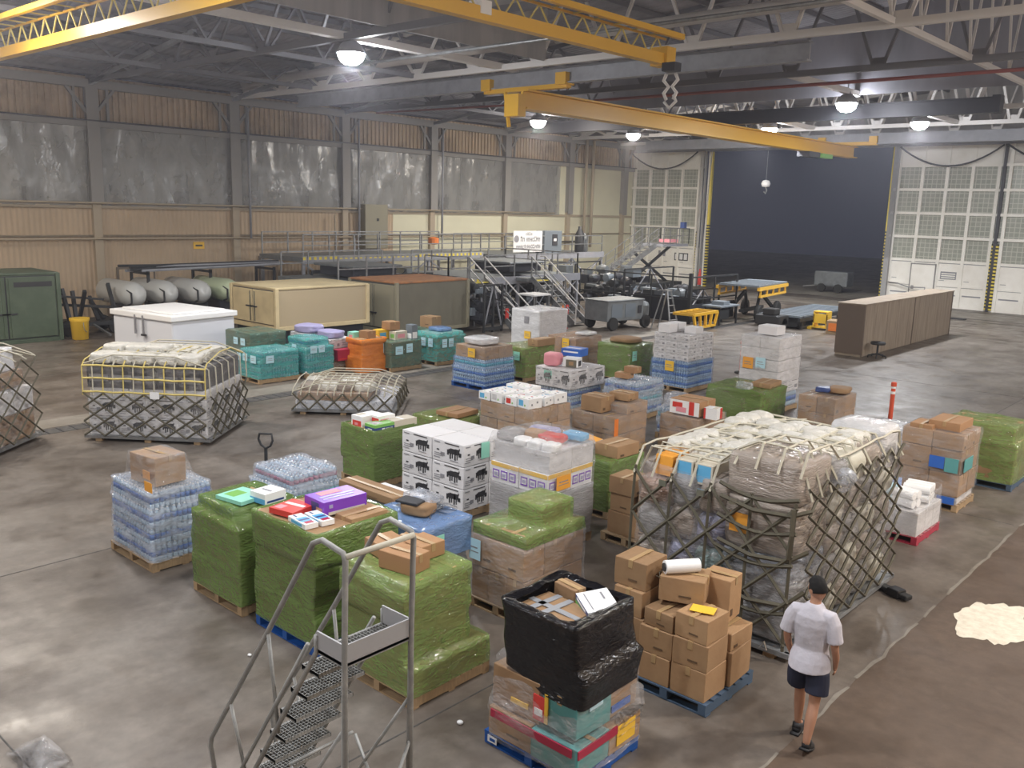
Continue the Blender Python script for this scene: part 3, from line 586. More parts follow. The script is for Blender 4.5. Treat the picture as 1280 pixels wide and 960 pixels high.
def stairs(label,x,y,z,run,w=.95,rot=0):
    t=thing('steel_stairs',label,'stairs',(x,y,0),rot); n=9
    st=MB()
    for s in (-w/2,w/2): st.bar((0,s,z),(run,s,.12),.05,.26,'galv')
    st.build('stringer',t)
    for i in range(n):
        u=(i+.5)/n; MB().box(run*u-.13,run*u+.13,-w/2,w/2,z*(1-u)-.02,z*(1-u)+.02,'galv' if i else 'hazard_yellow').build('tread',t)
    for s in (-w/2,w/2):
        r=MB().tube([(-.3,s,z+1.0),(0,s,z+1.0),(run,s,1.05),(run+.12,s,.95),(run+.1,s,.1)],.03,6,'white_steel').tube([(0,s,z+.5),(run,s,.55)],.025,6,'galv').bar((0,s,z),(0,s,z+1),.05,.05,'galv').bar((run*.5,s,z*.5),(run*.5,s,z*.5+1),.05,.05,'galv').build('handrail',t)
    MB().box(run-.45,run-.4,-w/2-.06,-w/2+.12,.5,.95,'red').build('red_tag',t)
    MB().bar((.3,-w/2,0),(.3,-w/2,z-.3),.09,.09,'galv').bar((.3,w/2,0),(.3,w/2,z-.3),.09,.09,'galv').bar((.3,-w/2,.5),(run*.8,-w/2,.5),.06,.06,'galv').build('frame',t)
    return t
stairs('galvanised stairs with white handrails descending right beside the blue water pallet',-28.25,28.95,2.0,2.7)
stairs('galvanised stairs with white handrails behind the shrink-wrapped white stack',-27.6,32.4,2.0,2.6)
t=thing('work_platform','lower grey platform in front of the second stairs head','platform',(-28.9,32.4,0))
MB().box(-.8,1.3,-.8,.8,1.85,2.0,'gse_grey').build('platform_floor',t)
def clutter(label,x0,x1,y0,y1,h,seed,name='engine_stand',cat='equipment',n=26):
    random.seed(seed); t=thing(name,label,cat,((x0+x1)/2,(y0+y1)/2,0)); a,b=(x1-x0)/2,(y1-y0)/2
    q=MB()
    for s in (-1,1):
        q.bar((s*a,-b,.15),(s*a,b,.15),.12,.14,'gse_dark'); q.bar((s*a,-b,h),(s*a,b,h),.07,.07,'gse_dark')
        for u in (-b,0,b): q.bar((s*a,u,0),(s*a,u,h),.08,.08,'gse_dark')
        q.bar((s*a,-b,.2),(s*a,0,h),.05,.05,'grey_steel').bar((s*a,0,h),(s*a,b,.2),.05,.05,'grey_steel')
    q.build('frame',t)
    q=MB()
    for i in range(n):
        m=random.choice(['gse_dark','dark_void','gse_grey','dark_steel','gse_blue'])
        c=(random.uniform(-a,a)*.85,random.uniform(-b,b)*.9,random.uniform(.3,h*.9))
        if i%3: q.cbox(c,(random.uniform(.2,.7),random.uniform(.2,.8),random.uniform(.1,.45)),m)
        else: q.lathe(c,[(.0,-.3),(.2,-.28),(.26,0),(.2,.3),(0,.32)],12,m,axis='XY'[i%2])
    q.build('machinery',t,bevel=.01)
    q=MB()
    for i in range(8): p=(random.uniform(-a,a),random.uniform(-b,b),random.uniform(.4,h)); q.tube([p,(p[0]+random.uniform(-.4,.4),p[1]+random.uniform(-.6,.6),p[2]+random.uniform(-.3,.2)),(p[0]+random.uniform(-.7,.7),p[1]+random.uniform(-.9,.9),p[2]-random.uniform(.1,.4))],.03,5,'rubber')
    q.build('hose',t)
    return t
clutter('dark engine stand full of machinery right of the olive container',-28.0,-26.0,27.1,28.2,2.0,11)
clutter('dark machinery under the platform behind the first stairs',-33,-28.6,29.5,32.2,1.8,12)
clutter('dark machinery under the platform behind the second stairs',-33,-28.6,33.3,36.3,1.8,13)
clutter('black machinery stand inside the fenced area behind the grey ground cart',-31.5,-26.5,37.9,42.5,2.3,14,n=60)
clutter('low black machinery at the back of the fenced area',-26.2,-22.9,38.0,41.2,1.5,15,n=34)
clutter('dark clutter on the long work platform left of the stairs',-33.8,-30.4,24,28.2,.1,16,name='parts_pile',n=3).location.z=2.0
for i,(y,z,lab) in enumerate(((25.2,2.0,'dark canopy frame on the long work platform'),(34,2.0,'dark canopy frame on the platform behind the second stairs'))):
    t=thing('canopy',lab,'canopy',(-32.0 if y<30 else -31,y,z)); MB().box(-1.4,1.4,-1.4,1.4,.5,.6,'gse_grey').box(-1.2,1.2,-1.2,1.2,.1,.5,'dark_void').build('cover',t,bevel=.04)
t=thing('banner_sign','white banner sign hung on the upper deck railing','sign',(-34.26,39.2,0))
MB().box(0,.03,-1.25,1.25,2.75,3.95,'paper').build('panel',t)
q=MB(); random.seed(2)
q.lathe((.035,-1.0,3.5),[(.0,0),(.2,0),(.2,.01),(0,.01)],16,'grey_ink',axis='X')
def scrib(q,x,y0,y1,z,h,m='grey_ink',seed=1,ax='y'):
    'a row of small illegible letters'
    rr=random.Random(seed); y=y0
    while y<y1-.02:
        w=h*rr.uniform(.35,.75)
        a=(x-.002,x+.002)
        g=rr.choice((0,1,2))
        hh=h*rr.choice((1,.75,.75))
        def put(u0,u1,v0,v1):
            if ax=='y': q.box(a[0],a[1],u0,u1,z+v0,z+v1,m)
            else: q.box(u0,u1,a[0],a[1],z+v0,z+v1,m)
        put(y,y+w*.3,0,hh)
        if g==0: put(y,y+w,0,hh*.25); put(y,y+w,hh*.75,hh)
        elif g==1: put(y,y+w,hh*.4,hh*.6); put(y+w*.7,y+w,0,hh)
        else: put(y,y+w,hh*.75,hh); put(y+w*.7,y+w,0,hh)
        y+=w+h*.18
        if rr.random()<.15: y+=h*.4
scrib(q,.035,-.65,1.1,3.35,.28,seed=3); scrib(q,.035,-.2,.4,3.7,.16,seed=4); scrib(q,.035,-1.0,1.1,2.95,.22,seed=5)
q.build('lettering',t)
t=thing('control_cabinet','grey electrical control cabinet on the deck right of the banner sign','cabinet',(-34.6,41.5,2.6))
MB().box(-.35,.35,-.8,.8,0,1.35,'gse_blue').build('body',t,bevel=.03); MB().box(.35,.38,-.1,.35,.5,1.15,'ink').box(.38,.385,0,.25,.75,.9,'paper').build('panel',t)
tag(MB().lathe((-37,34.4,3.1),[(.1,0),(.3,.05),(.3,.35),(.1,.42)],12,'orange').build('life_vest'),'small orange bundle on the upper deck left of the sign','bundle')
t=thing('person_silhouette','tall dark oxygen cart standing on the deck above the second stairs','cart',(-33.5,44.2,2.6)) if 0 else thing('gas_cart','tall dark bottle cart standing on the deck above the second stairs','cart',(-34.7,44.6,2.6))
MB().lathe((0,0,0),[(.25,0),(.3,.1),(.3,1.1),(.12,1.45),(.12,1.6)],14,'gse_dark').lathe((0,.4,0),[(.22,0),(.25,.1),(.25,.9),(.1,1.2)],14,'gse_grey').build('cylinder',t,smooth=True)
# white-topped stand and stools in front of the platforms
t=thing('work_table','small white-topped stand between the two stairs','table',(-26.6,31.0,0))
MB().box(-.5,.5,-.6,.6,1.35,1.42,'pure_white').build('table_top',t)
for sx in (-.45,.45):
    for sy in (-.5,.5): MB().bar((sx,sy,0),(sx,sy,1.35),.04,.04,'galv').build('leg',t)
t=thing('warning_cone','orange warning triangle on a red pole beside the second stairs','marker',(-24.9,31.0,0))
MB().lathe((0,0,0),[(.25,0),(.25,.05),(.05,.1),(.05,.6)],10,'red').build('base',t); MB().add([(-.02,-.25,.6),(-.02,.25,.6),(-.02,0,1.05),(.02,-.25,.6),(.02,.25,.6),(.02,0,1.05)],[(0,1,2),(5,4,3),(0,3,4,1),(1,4,5,2),(2,5,3,0)],'orange').build('triangle',t)
tag(MB().lathe((-22.4,21.2,0),[(.14,0),(.16,.05),(.16,.75),(.1,.85),(.05,.95)],12,'red').build('fire_extinguisher',smooth=True),'red fire extinguisher beside the right teal-wrapped pallet','extinguisher')
# grey ground power cart
t=thing('ground_power_cart','grey-blue wheeled ground power cart in front of the black machinery','cart',(-23.6,33.3,0),R(-6))
MB().box(-.7,.7,-1.4,1.0,.4,1.3,'gse_grey').box(-.74,.74,-1.45,1.05,1.27,1.34,'gse_grey').build('body',t,bevel=.06)
MB().box(-.68,.68,1.0,1.55,.38,1.2,'gse_grey').build('radiator_hood',t,bevel=.2)
q=MB()
for y in (-.8,.1): q.box(.7,.715,y-.35,y+.35,.55,1.15,'gse_blue')
q.box(.715,.725,.6,.85,.7,1.05,'ink'); q.build('access_panel',t)
for x,y in ((-.65,-1.05),(.7,-1.05),(-.65,1.15),(.7,1.15)):
    MB().lathe((x,y,.3),[(.0,-.09),(.28,-.09),(.31,0),(.28,.09),(0,.09)],16,'rubber',axis='X').build('wheel',t)
# fence enclosure
t=thing('fence_enclosure','dark post and rail fence with black skirt near the hangar opening','fence',(-22.2,37.2,0))
q=MB()
P=[(-3.4,-3.5),(1.9,-3.5+4.4),(1.9,5.5),(-5,6)]
rail(q,[(0,0,0),(0,4.5,0)],2.2,m='gse_dark',every=2.2,r=.035); rail(q,[(0,0,0),(-6.6,0,0)],2.2,m='gse_dark',every=2.2,r=.03)
q.bar((0,0,0),(0,0,2.4),.15,.15,'gse_dark'); q.build('rail',t)
MB().box(-3.2,-.1,.03,.07,.05,1.25,'dark_void').box(-.07,-.03,.1,4.4,.05,.9,'dark_void').build('skirt',t)
t=thing('step_ladder','grey A-frame step ladder beside the ground power cart','ladder',(-21.9,34.7,0))
q=MB()
for s in (-1,1): q.bar((.1,s*.15,1.75),(.5,s*.35,0),.06,.06,'galv').bar((-.1,s*.15,1.75),(-.55,s*.3,0),.05,.05,'galv')
q.box(-.15,.15,-.2,.2,1.72,1.78,'galv'); q.build('rail',t)
for i in range(5): MB().box(.12+i*.075,.25+i*.075,-.17-i*.03,.17+i*.03,1.4-i*.32,1.43-i*.32,'galv').build('step',t)
t=thing('scissor_lift_stairs','grey mobile boarding stairs with a raised platform by the left hangar door','stairs truck',(-33,48,0))
q=MB().bar((-1.2,-3.2,.5),(0,1,3.1),.1,.3,'galv').bar((-.2,-3.2,.5),(1,1,3.1),.1,.3,'galv').box(-.6,1.6,1,4,3.05,3.2,'grey_steel')
for i in range(12): u=i/12; q.box(-1.2+u*1.2,-.2+u*1.2,-3.2+u*4.2,-2.9+u*4.2,.55+u*2.55,.6+u*2.55,'galv')
q.bar((.5,-1.5,.6),(.5,3.5,3.0),.14,.14,'gse_dark').bar((.5,3.5,.6),(.5,-.5,2.6),.14,.14,'gse_dark').build('frame',t)
q=MB(); rail(q,[(-.6,1,3.2),(-.6,4,3.2),(1.6,4,3.2),(1.6,1,3.2)],1.0,m='galv',every=.8,r=.02); rail(q,[(-1.2,-3.2,.6),(0,1,3.2)],1.0,m='galv',every=.9,r=.02); rail(q,[(0,-3.2,.6),(1.2,1,3.2)],1.0,m='galv',every=.9,r=.02); q.build('guard_rail',t)
MB().box(1.2,1.5,3.5,3.8,4.2,4.6,'navy').box(.6,1.4,2,3,3.3,3.5,'pink').build('beacon',t)
MB().box(-1,1.4,-3,3.8,.35,.75,'gse_dark').build('chassis',t)
for x in (-.9,1.3):
    for y in (-2.3,2.8): MB().lathe((x,y,.4),[(0,-.12),(.38,-.12),(.4,0),(.38,.12),(0,.12)],14,'rubber',axis='X').build('wheel',t)
# blue table, yellow frame, carts
t=thing('work_bench','small blue-topped work bench in front of the hangar opening','table',(-21.3,38.6,0))
MB().box(-.5,.5,-.9,.9,.86,.93,'gse_blue').build('table_top',t); 
for sx in (-.4,.4):
    for sy in (-.8,.8): MB().bar((sx,sy,0),(sx,sy,.86),.07,.07,'gse_dark').build('leg',t)
MB().box(-.4,.4,-.7,.1,.3,.75,'gse_dark').box(-.35,.3,-.3,.3,.93,1.1,'gse_blue').build('toolbox',t)
t=thing('towable_frame','low yellow wheeled frame behind the white stack of boxes','frame',(-20.6,36.0,0),R(4))
q=MB().bar((0,-1.2,.75),(0,1.2,.75),.1,.12,'crane_yellow').bar((-1,-1.2,.75),(-1,1.2,.75),.1,.12,'crane_yellow')
for y in (-1.2,-.6,0,.6,1.2): q.bar((0,y,.75),(-1,y,.75),.1,.1,'crane_yellow').bar((0,y,.75),(0,y*.8,.15),.1,.1,'crane_yellow')
q.bar((0,-1.0,.15),(0,1.0,.15),.1,.1,'crane_yellow').build('frame',t)
for y in (-.9,.9):
    for x in (-.95,-.05): MB().lathe((x,y,.12),[(0,-.05),(.12,-.05),(.12,.05),(0,.05)],10,'rubber',axis='X').build('wheel',t)
def trailer(label,x,y,rz,L,Wd,z,top,sidem,yellow):
    t=thing('cargo_trailer',label,'trailer',(x,y,0),rz)
    MB().box(-L/2,L/2,-Wd/2,Wd/2,z,z+.07,'gse_blue').build('load_bed',t)
    q=MB()
    for i in range(int(L/.5)): q.box(-L/2+.02+i*.5,-L/2+.06+i*.5,-Wd/2,Wd/2,z+.07,z+.085,'gse_dark')
    q.build('roller',t)
    q=MB()
    for s in (-1,1):
        q.box(-L/2-.05,L/2+.05,s*Wd/2-.06,s*Wd/2+.06,z-.18,z-.02,yellow)
        for i in range(5): q.bar((-L/2+.3+i*(L-.6)/4,s*Wd/2,z-.5),(-L/2+.3+i*(L-.6)/4,s*Wd/2,z-.1),.08,.08,yellow)
        q.box(-L/2+.2,L/2-.2,s*Wd/2-.05,s*Wd/2+.05,z-.52,z-.42,yellow)
    q.build('side_frame',t)
    if top:
        q=MB()
        for sx in (-1,1): q.bar((sx*L*.3,-.7,.45),(0,-.4,z-.4),.14,.14,'gse_dark').bar((sx*L*.3,.7,.45),(0,.4,z-.4),.14,.14,'gse_dark')
        q.box(-L*.35,L*.35,-.12,.12,.4,.55,'gse_dark').build('chassis',t)
        for sx in (-1,1):
            for sy in (-1,1): MB().lathe((sx*L*.32,sy*.85,.42),[(0,-.12),(.36,-.12),(.42,-.06),(.42,.06),(.36,.12),(0,.12)],18,'rubber',axis='Y').build('wheel',t)
    return t
trailer('raised yellow cargo trailer with roller bed at the hangar opening',-21.6,42.3,R(98),4.4,2.1,1.75,1,'','crane_yellow')
t=trailer('low slate-grey cargo trailer left of the wooden wall',-18.9,42.9,R(92),6.6,2.0,.55,0,'','gse_dark')
MB().box(-3.2,-2.6,-.9,.9,.1,.5,'gse_dark').build('chassis',t)
for y in (-.9,.9): MB().lathe((-2.9,y,.3),[(0,-.1),(.3,-.1),(.3,.1),(0,.1)],14,'rubber',axis='Y').build('wheel',t)
t=thing('wheel_chock_stand','bright yellow stand in front of the low grey trailer','stand',(-17.2,40.8,0))
MB().box(-.35,.35,-.3,.3,.08,.14,'yellow').box(-.35,-.27,-.25,.25,.14,.85,'yellow').box(.27,.35,-.25,.25,.14,.85,'yellow').box(-.35,.35,-.25,-.2,.3,.75,'yellow').box(-.35,.35,-.25,.25,.8,.86,'yellow').build('body',t,bevel=.02); MB().box(-.7,-.35,-.3,.5,0,.1,'yellow').build('foot',t)
t=thing('tow_vehicle','black tow hitch cart in front of the low grey trailer','cart',(-18.7,38.7,0))
MB().box(-.6,.6,-.5,.5,.25,.7,'gse_dark').box(-.3,.3,-.4,.2,.7,1.0,'rubber').build('body',t,bevel=.05)
for x in (-.5,.5): MB().lathe((x,.1,.28),[(0,-.1),(.28,-.1),(.28,.1),(0,.1)],14,'rubber',axis='X').build('wheel',t)
t=thing('wooden_crate','small wooden crate end beside the wooden wall','crate',(-16.0,40.0,0),R(10))
MB().box(-.5,.5,-.5,.5,0,.6,'pallet_wood').build('body',t); MB().box(-.4,.4,-.52,-.5,.15,.5,'orange').build('panel',t)
t=thing('wooden_wall','long free-standing plywood wall panel, weathered brown','partition',(-13.12,39.05,0))
MB().box(-.5,.5,-5.3,5.3,.0,1.98,'wood_old').build('body',t,bevel=.02)
q=MB()
MB().box(-.51,.51,-5.34,-5.3,.1,1.95,'wood_end').build('end_board',t)
for y in (-5.25,0.2,5.25): q.box(.5,.52,y-.04,y+.04,0,1.98,'wood_end')
for i in range(9): q.box(.5,.503,-5.3+i*1.22,-5.29+i*1.22,.02,1.96,'wood_end')
q.build('batten',t); MB().box(-.54,.54,-5.36,5.36,1.98,2.02,'wood_old').build('cap',t)
t=thing('rolling_stool','low dark rolling stool in front of the wooden wall','stool',(-12.2,34.3,0))
MB().lathe((0,0,0),[(.0,.5),(.26,.5),(.28,.54),(.26,.6),(0,.61)],16,'gse_dark').build('seat',t,smooth=True)
MB().tube([(0,0,.12),(0,0,.5)],.04,8,'gse_dark').build('post',t)
for k in range(5):
    a=k*2*math.pi/5; MB().tube([(0,0,.14),(.33*math.cos(a),.33*math.sin(a),.08),(.33*math.cos(a),.33*math.sin(a),0)],.03,6,'gse_dark').build('leg',t)
def post(label,x,y,h):
    t=thing('delineator_post',label,'marker post',(x,y,0))
    MB().lathe((0,0,0),[(.2,0),(.2,.05),(.08,.08)],14,'rubber').build('base',t)
    MB().lathe((0,0,0),[(.055,.05),(.055,h-.12),(.07,h-.11),(.07,h-.02),(.04,h)],12,'post_red').build('post',t,smooth=False)
    for z in (h*.72,h*.85): MB().lathe((0,0,z),[(.0575,0),(.0575,.07)],12,'paper').build('reflective_band',t)
post('orange delineator post standing behind the large netted cargo',-7.75,23.2,1.12)
post('orange delineator post standing left of the white carton stack',-14.0,27.0,1.1)
tag(MB().box(-14.7,-13.9,51.3,51.7,0,.05,'ink').build('hose_coil'),'dark scrap on the floor right of the wooden wall','scrap')
# outside
t=thing('light_trailer','pale utility trailer parked outside in the dark','trailer',(-25.7,62.3,0))
MB().box(-1.2,1.2,-.6,.6,.4,1.45,'gse_grey').build('body',t,bevel=.1)
for x in (-.6,.6): MB().lathe((x,-.6,.3),[(0,-.1),(.3,-.1),(.3,.1),(0,.1)],12,'rubber',axis='Y').build('wheel',t)
MB().bar((-1.2,0,.4),(-2.2,0,.25),.08,.08,'galv').build('tow_bar',t)
# ------------------------------------------------------------------ cartons, cases, pallets, film
MC={}
def carton_mesh(sx,sy,sz,style):
    k=(round(sx,2),round(sy,2),round(sz,2),style)
    if k in MC: return MC[k]
    q=MB(); a,b=sx/2,sy/2; e=.0012
    base={'brown':'cardboard','red':'cardboard_red','white':'white_card','animal':'white_card','cream':'cream_card','greytape':'cardboard','blank':'white_card','dark':'dark_steel','teal':'teal_card','print':'cardboard','coffee':'pure_white'}[style]
    bm=bmesh.new(); bmesh.ops.create_cube(bm,size=1)
    for v in bm.verts: v.co=Vector((v.co.x*sx*.985,v.co.y*sy*.985,(v.co.z+.5)*sz*.99))
    bmesh.ops.subdivide_edges(bm,edges=bm.edges[:],cuts=3,use_grid_fill=True)
    rr=random.Random(str(k))
    for v in bm.verts:
        x,y,z=v.co; u=1-(2*x/sx)**2; w=1-(2*y/sy)**2; h=1-(2*z/sz-1)**2
        v.co.z-=.02*max(u,0)*max(w,0)*(z/sz)*rr.uniform(.2,1); v.co.x*=1+.012*h; v.co.y*=1+.012*h
    bmesh.ops.bevel(bm,geom=[ed for ed in bm.edges if ed.calc_face_angle(0)>1],offset=.006,segments=1,affect='EDGES')
    q.add([v.co.copy() for v in bm.verts],[[v.index for v in f.verts] for f in bm.faces],base); bm.free()
    if style in('brown','red','greytape','print','cream','teal'):
        t='tape_grey' if style=='greytape' else 'tape'; w=.028 if style!='greytape' else .035
        lx=sx>=sy
        if lx:
            q.box(-a,a,-w,w,sz-.004,sz+e,t); q.box(-a-.004,-a+.004,-w,w,sz-.09,sz,t); q.box(a-.004,a+.004,-w,w,sz-.09,sz,t)
        else:
            q.box(-w,w,-b,b,sz-.004,sz+e,t); q.box(-w,w,-b-.004,-b+.004,sz-.09,sz,t); q.box(-w,w,b-.004,b+.004,sz-.09,sz,t)
        if style=='greytape':
            q.box(-w,w,-b,b,sz-.004,sz+e*2,t); q.box(-a*.5-w,-a*.5+w,-b,b,sz-.004,sz+e,t)
    if style in('brown','print'):
        rr2=rr.random(); z=sz*.3
        q.box(a+.001,a+.004,-b*.7,-b*.7+sy*.16,sz*.14,sz*.3,'box_seam') if rr2>.6 else None
        if rr2<.5: q.box(-a*.1,a*.45,-b-.004,-b-.001,sz*.25,sz*.32,'box_seam')
    if style in('white','animal'):
        for f in('L','R'):
            ax='x' if f=='L' else 'y'; wdt=a if f=='L' else b
            def put(u0,u1,v0,v1,m='ink'):
                if f=='L': q.box(u0*a,u1*a,-b-.005,-b,v0*sz,v1*sz,m)
                else: q.box(a,a+.005,u0*b,u1*b,v0*sz,v1*sz,m)
            put(-.85,-.5,.86,.9,'grey_ink'); put(-.2,.7,.88,.92,'ink')
            if style=='animal':
                put(-.85,-.35,.35,.38,'grey_ink'); put(-.85,-.3,.26,.29,'grey_ink'); put(-.7,-.55,.5,.56,'ink'); put(-.9,-.5,.16,.19,'grey_ink'); put(-.45,-.2,.3,.45,'grey_ink')
                # standing animal, head lowered
                put(.05,.55,.48,.68); put(.45,.72,.5,.74); put(.68,.84,.42,.6); put(.12,.2,.24,.5); put(.26,.32,.28,.5); put(.42,.5,.22,.5); put(.56,.62,.26,.5); put(-.04,.06,.4,.64); put(.15,.5,.66,.72); put(.7,.75,.7,.8)
                put(.15,.65,.16,.18,'grey_ink')
            else:
                put(-.8,-.2,.5,.56,'grey_ink'); put(-.8,.1,.3,.34,'grey_ink'); put(.35,.75,.2,.5,'grey_ink')
    if style=='coffee':
        for f in('L','R'):
            def put(u0,u1,v0,v1,m,n=0):
                if f=='L': q.box(u0*a,u1*a,-b-.005-n,-b,v0*sz,v1*sz,m)
                else: q.box(a,a+.005+n,u0*b,u1*b,v0*sz,v1*sz,m)
            put(-.98,.98,.78,.98,'paper_yellow')
            for i in range(3):
                c=-.62+i*.6; put(c-.24,c+.24,.2,.62,'purple'); put(c-.17,c+.17,.27,.55,'pure_white',.002); put(c-.12,c+.12,.33,.48,'lilac',.004)
    if style=='dark': q.box(-a*.8,a*.8,-b-.003,-b,sz*.3,sz*.6,'grey_ink')
    me=q.mesh('carton'); 
    bm=bmesh.new(); bm.from_mesh(me); bmesh.ops.recalc_face_normals(bm,faces=bm.faces); bm.to_mesh(me); bm.free()
    MC[k]=me; return me
def carton(label,c,s,style='brown',rz=0,group=None,name='carton',cat='box'):
    'one loose carton: c = bottom centre'
    return tag(inst(carton_mesh(s[0],s[1],s[2],style),name,None,c,rz),label,cat,group)
def bottles_mesh(sx,sy,sz,lab='bottle_label'):
    k=('b',round(sx,2),round(sy,2),round(sz,2),lab)
    if k in MC: return MC[k]
    q=MB(); nx=max(2,round(sx/.085)); ny=max(2,round(sy/.085)); px,py=sx/nx,sy/ny; r=min(px,py)*.47
    for i in range(nx):
        for j in range(ny):
            if 0<i<nx-1 and 0<j<ny-1:
                q.lathe(((i+.5)*px-sx/2,(j+.5)*py-sy/2,sz*.78),[(r*.9,0),(r*.4,sz*.12),(r*.35,sz*.2)],6,'bottle'); continue
            c=((i+.5)*px-sx/2,(j+.5)*py-sy/2,0)
            q.lathe(c,[(r*.9,0),(r,sz*.05),(r,sz*.3)],8,'bottle'); q.lathe(c,[(r*1.02,sz*.3),(r*1.02,sz*.62)],8,lab)
            q.lathe(c,[(r,sz*.62),(r*.95,sz*.75),(r*.45,sz*.92)],8,'bottle'); q.lathe(c,[(r*.42,sz*.9),(r*.42,sz*.99)],8,'bottle_cap')
    me=q.mesh('bottle_case',True); MC[k]=me; return me
PM={}
def pallet(label,x1,y0,wx,wy,m='pallet_wood',h=.14,rz=0,group=None):
    t=thing('pallet',label,'pallet',(x1-wx/2,y0+wy/2,0),rz,group); a,b=wx/2,wy/2
    k=(round(wx,2),round(wy,2),m)
    if k not in PM:
        PM[k]=(MB().box(-a,a,-.05,.05,0,.018,m).mesh('deck_board'),MB().box(-.045,.045,-b,b,0,h-.036,m).mesh('stringer'),MB().box(-a,a,-.05,.05,0,.018,m).mesh('bottom_board'))
    d,s,bo=PM[k]; n=7
    for i in range(n): inst(d,'deck_board',t,(0,-b+.05+(2*b-.1)*i/(n-1),h-.018))
    for i in range(3): inst(s,'stringer',t,((-a+.05,0,a-.05)[i],0,.018)); 
    for i in range(3): inst(bo,'bottom_board',t,(0,(-b+.06,0,b-.06)[i],0))
    return t
def rr_loop(x0,x1,y0,y1,r,n=10):
    pts=[]
    for cx,cy,a0 in ((x1-r,y0+r,-90),(x1-r,y1-r,0),(x0+r,y1-r,90),(x0+r,y0+r,180)):
        for i in range(n//2+1):
            a=R(a0+90*i/(n//2)); pts.append((cx+r*math.cos(a),cy+r*math.sin(a)))
    # resample so each straight side has extra points
    out=[]
    L=len(pts)
    for i in range(L):
        p=Vector(pts[i]);q=Vector(pts[(i+1)%L]); d=(q-p).length; m=6 if d>.25 else 1
        for j in range(m): out.append(p.lerp(q,j/m))
    return out
def film(parent,tiers,m,seed=0,amp=.02,top='closed',off=.028,name='stretch_film',corner=.05,droop=0.0,lip=.14):
    'tiers: (z, x0,x1,y0,y1) from the bottom up'
    rows=[]
    for i,t in enumerate(tiers):
        if i:
            p=tiers[i-1]; dz=abs(t[0]-p[0]); n=max(1,int(dz/.06))
            for j in range(1,n): u=j/n; rows.append([p[k]+(t[k]-p[k])*u for k in range(5)]+[1])
        rows.append(list(t)+[0])
    vs=[];fs=[]; N=None
    for z,x0,x1,y0,y1,inn in rows:
        lp=rr_loop(x0-off,x1+off,y0-off,y1+off,corner); N=len(lp); cx,cy=(x0+x1)/2,(y0+y1)/2
        for p in lp:
            d=Vector((p[0]-cx,p[1]-cy)); L=d.length or 1
            nn=max(-.4*amp,noise.noise(Vector((p[0]*2.3,p[1]*2.3,z*4+seed*7)))*amp*1.3)+noise.noise(Vector((p[0]*7,p[1]*7,z*14+seed)))*amp*.35
            d=d/L*(nn+ (0 if not inn else -amp*.1)); zz=z+(noise.noise(Vector((p[0]*3,p[1]*3,seed+z)))*amp*.6 if vs and len(vs)>=N else 0)
            vs.append((p[0]+d[0],p[1]+d[1],max(zz,.02)))
    K=len(rows)
    for i in range(K-1):
        for k in range(N): fs.append((i*N+k,i*N+(k+1)%N,(i+1)*N+(k+1)%N,(i+1)*N+k))
    z,x0,x1,y0,y1,_=rows[-1]; cx,cy=(x0+x1)/2,(y0+y1)/2
    steps=(.93,.8,.6,.35,.12) if top=='closed' else (1-lip*.25,1-lip*.6,1-lip)
    prev=(K-1)*N
    for s in steps:
        b=len(vs)
        for k in range(N):
            v=vs[(K-1)*N+k]; x=cx+(v[0]-cx)*s; y=cy+(v[1]-cy)*s
            nn=noise.noise(Vector((x*5,y*5,seed*3)))*amp+noise.noise(Vector((x*14,y*14,seed)))*amp*.5
            if top!='closed': nn=nn*1.3-(1-s)*.12
            vs.append((x,y,z+.012+nn+droop*(1-s)))
        for k in range(N): fs.append((prev+k,prev+(k+1)%N,b+(k+1)%N,b+k))
        prev=b
    if top=='closed': fs.append([prev+k for k in range(N)])
    q=MB().add(vs,fs,m); return q.build(name,parent,smooth=True,fix=False)
STY={'brown':'brown','white':'white','animal':'animal','cream':'cream','red':'red','blank':'blank','mixbox':None,'coffee':'coffee','dark':'dark','teal':'teal','print':'print'}
def stack(parent,layers,z0,rnd,name='carton'):
    'layers of cartons or bottle cases inside a load, local coordinates; (h, kind, nx, ny, x0,x1,y0,y1)'
    z=z0
    for h,kind,nx,ny,x0,x1,y0,y1 in layers:
        if kind=='gap': z+=h; continue
        sx,sy=(x1-x0)/nx,(y1-y0)/ny
        for i in range(nx):
            for j in range(ny):
                if 0<i<nx-1 and 0<j<ny-1: continue
                c=(x0+(i+.5)*sx+rnd.uniform(-.008,.008),y0+(j+.5)*sy+rnd.uniform(-.008,.008),z)
                if kind.startswith('water'):
                    lab={'water':'bottle_label','waterteal':'bottle_label_teal','waterpink':'bottle_pink'}[kind]
                    inst(bottles_mesh(sx*.97,sy*.97,h,lab),'bottle_case',parent,c)
                else:
                    st=kind
                    if kind=='mixbox': st=rnd.choice(['brown','brown','cream','teal','red','white','print'])
                    inst(carton_mesh(sx,sy,h*rnd.uniform(.96,1),st),name,parent,c,rnd.uniform(-.02,.02))
        z+=h
    return z
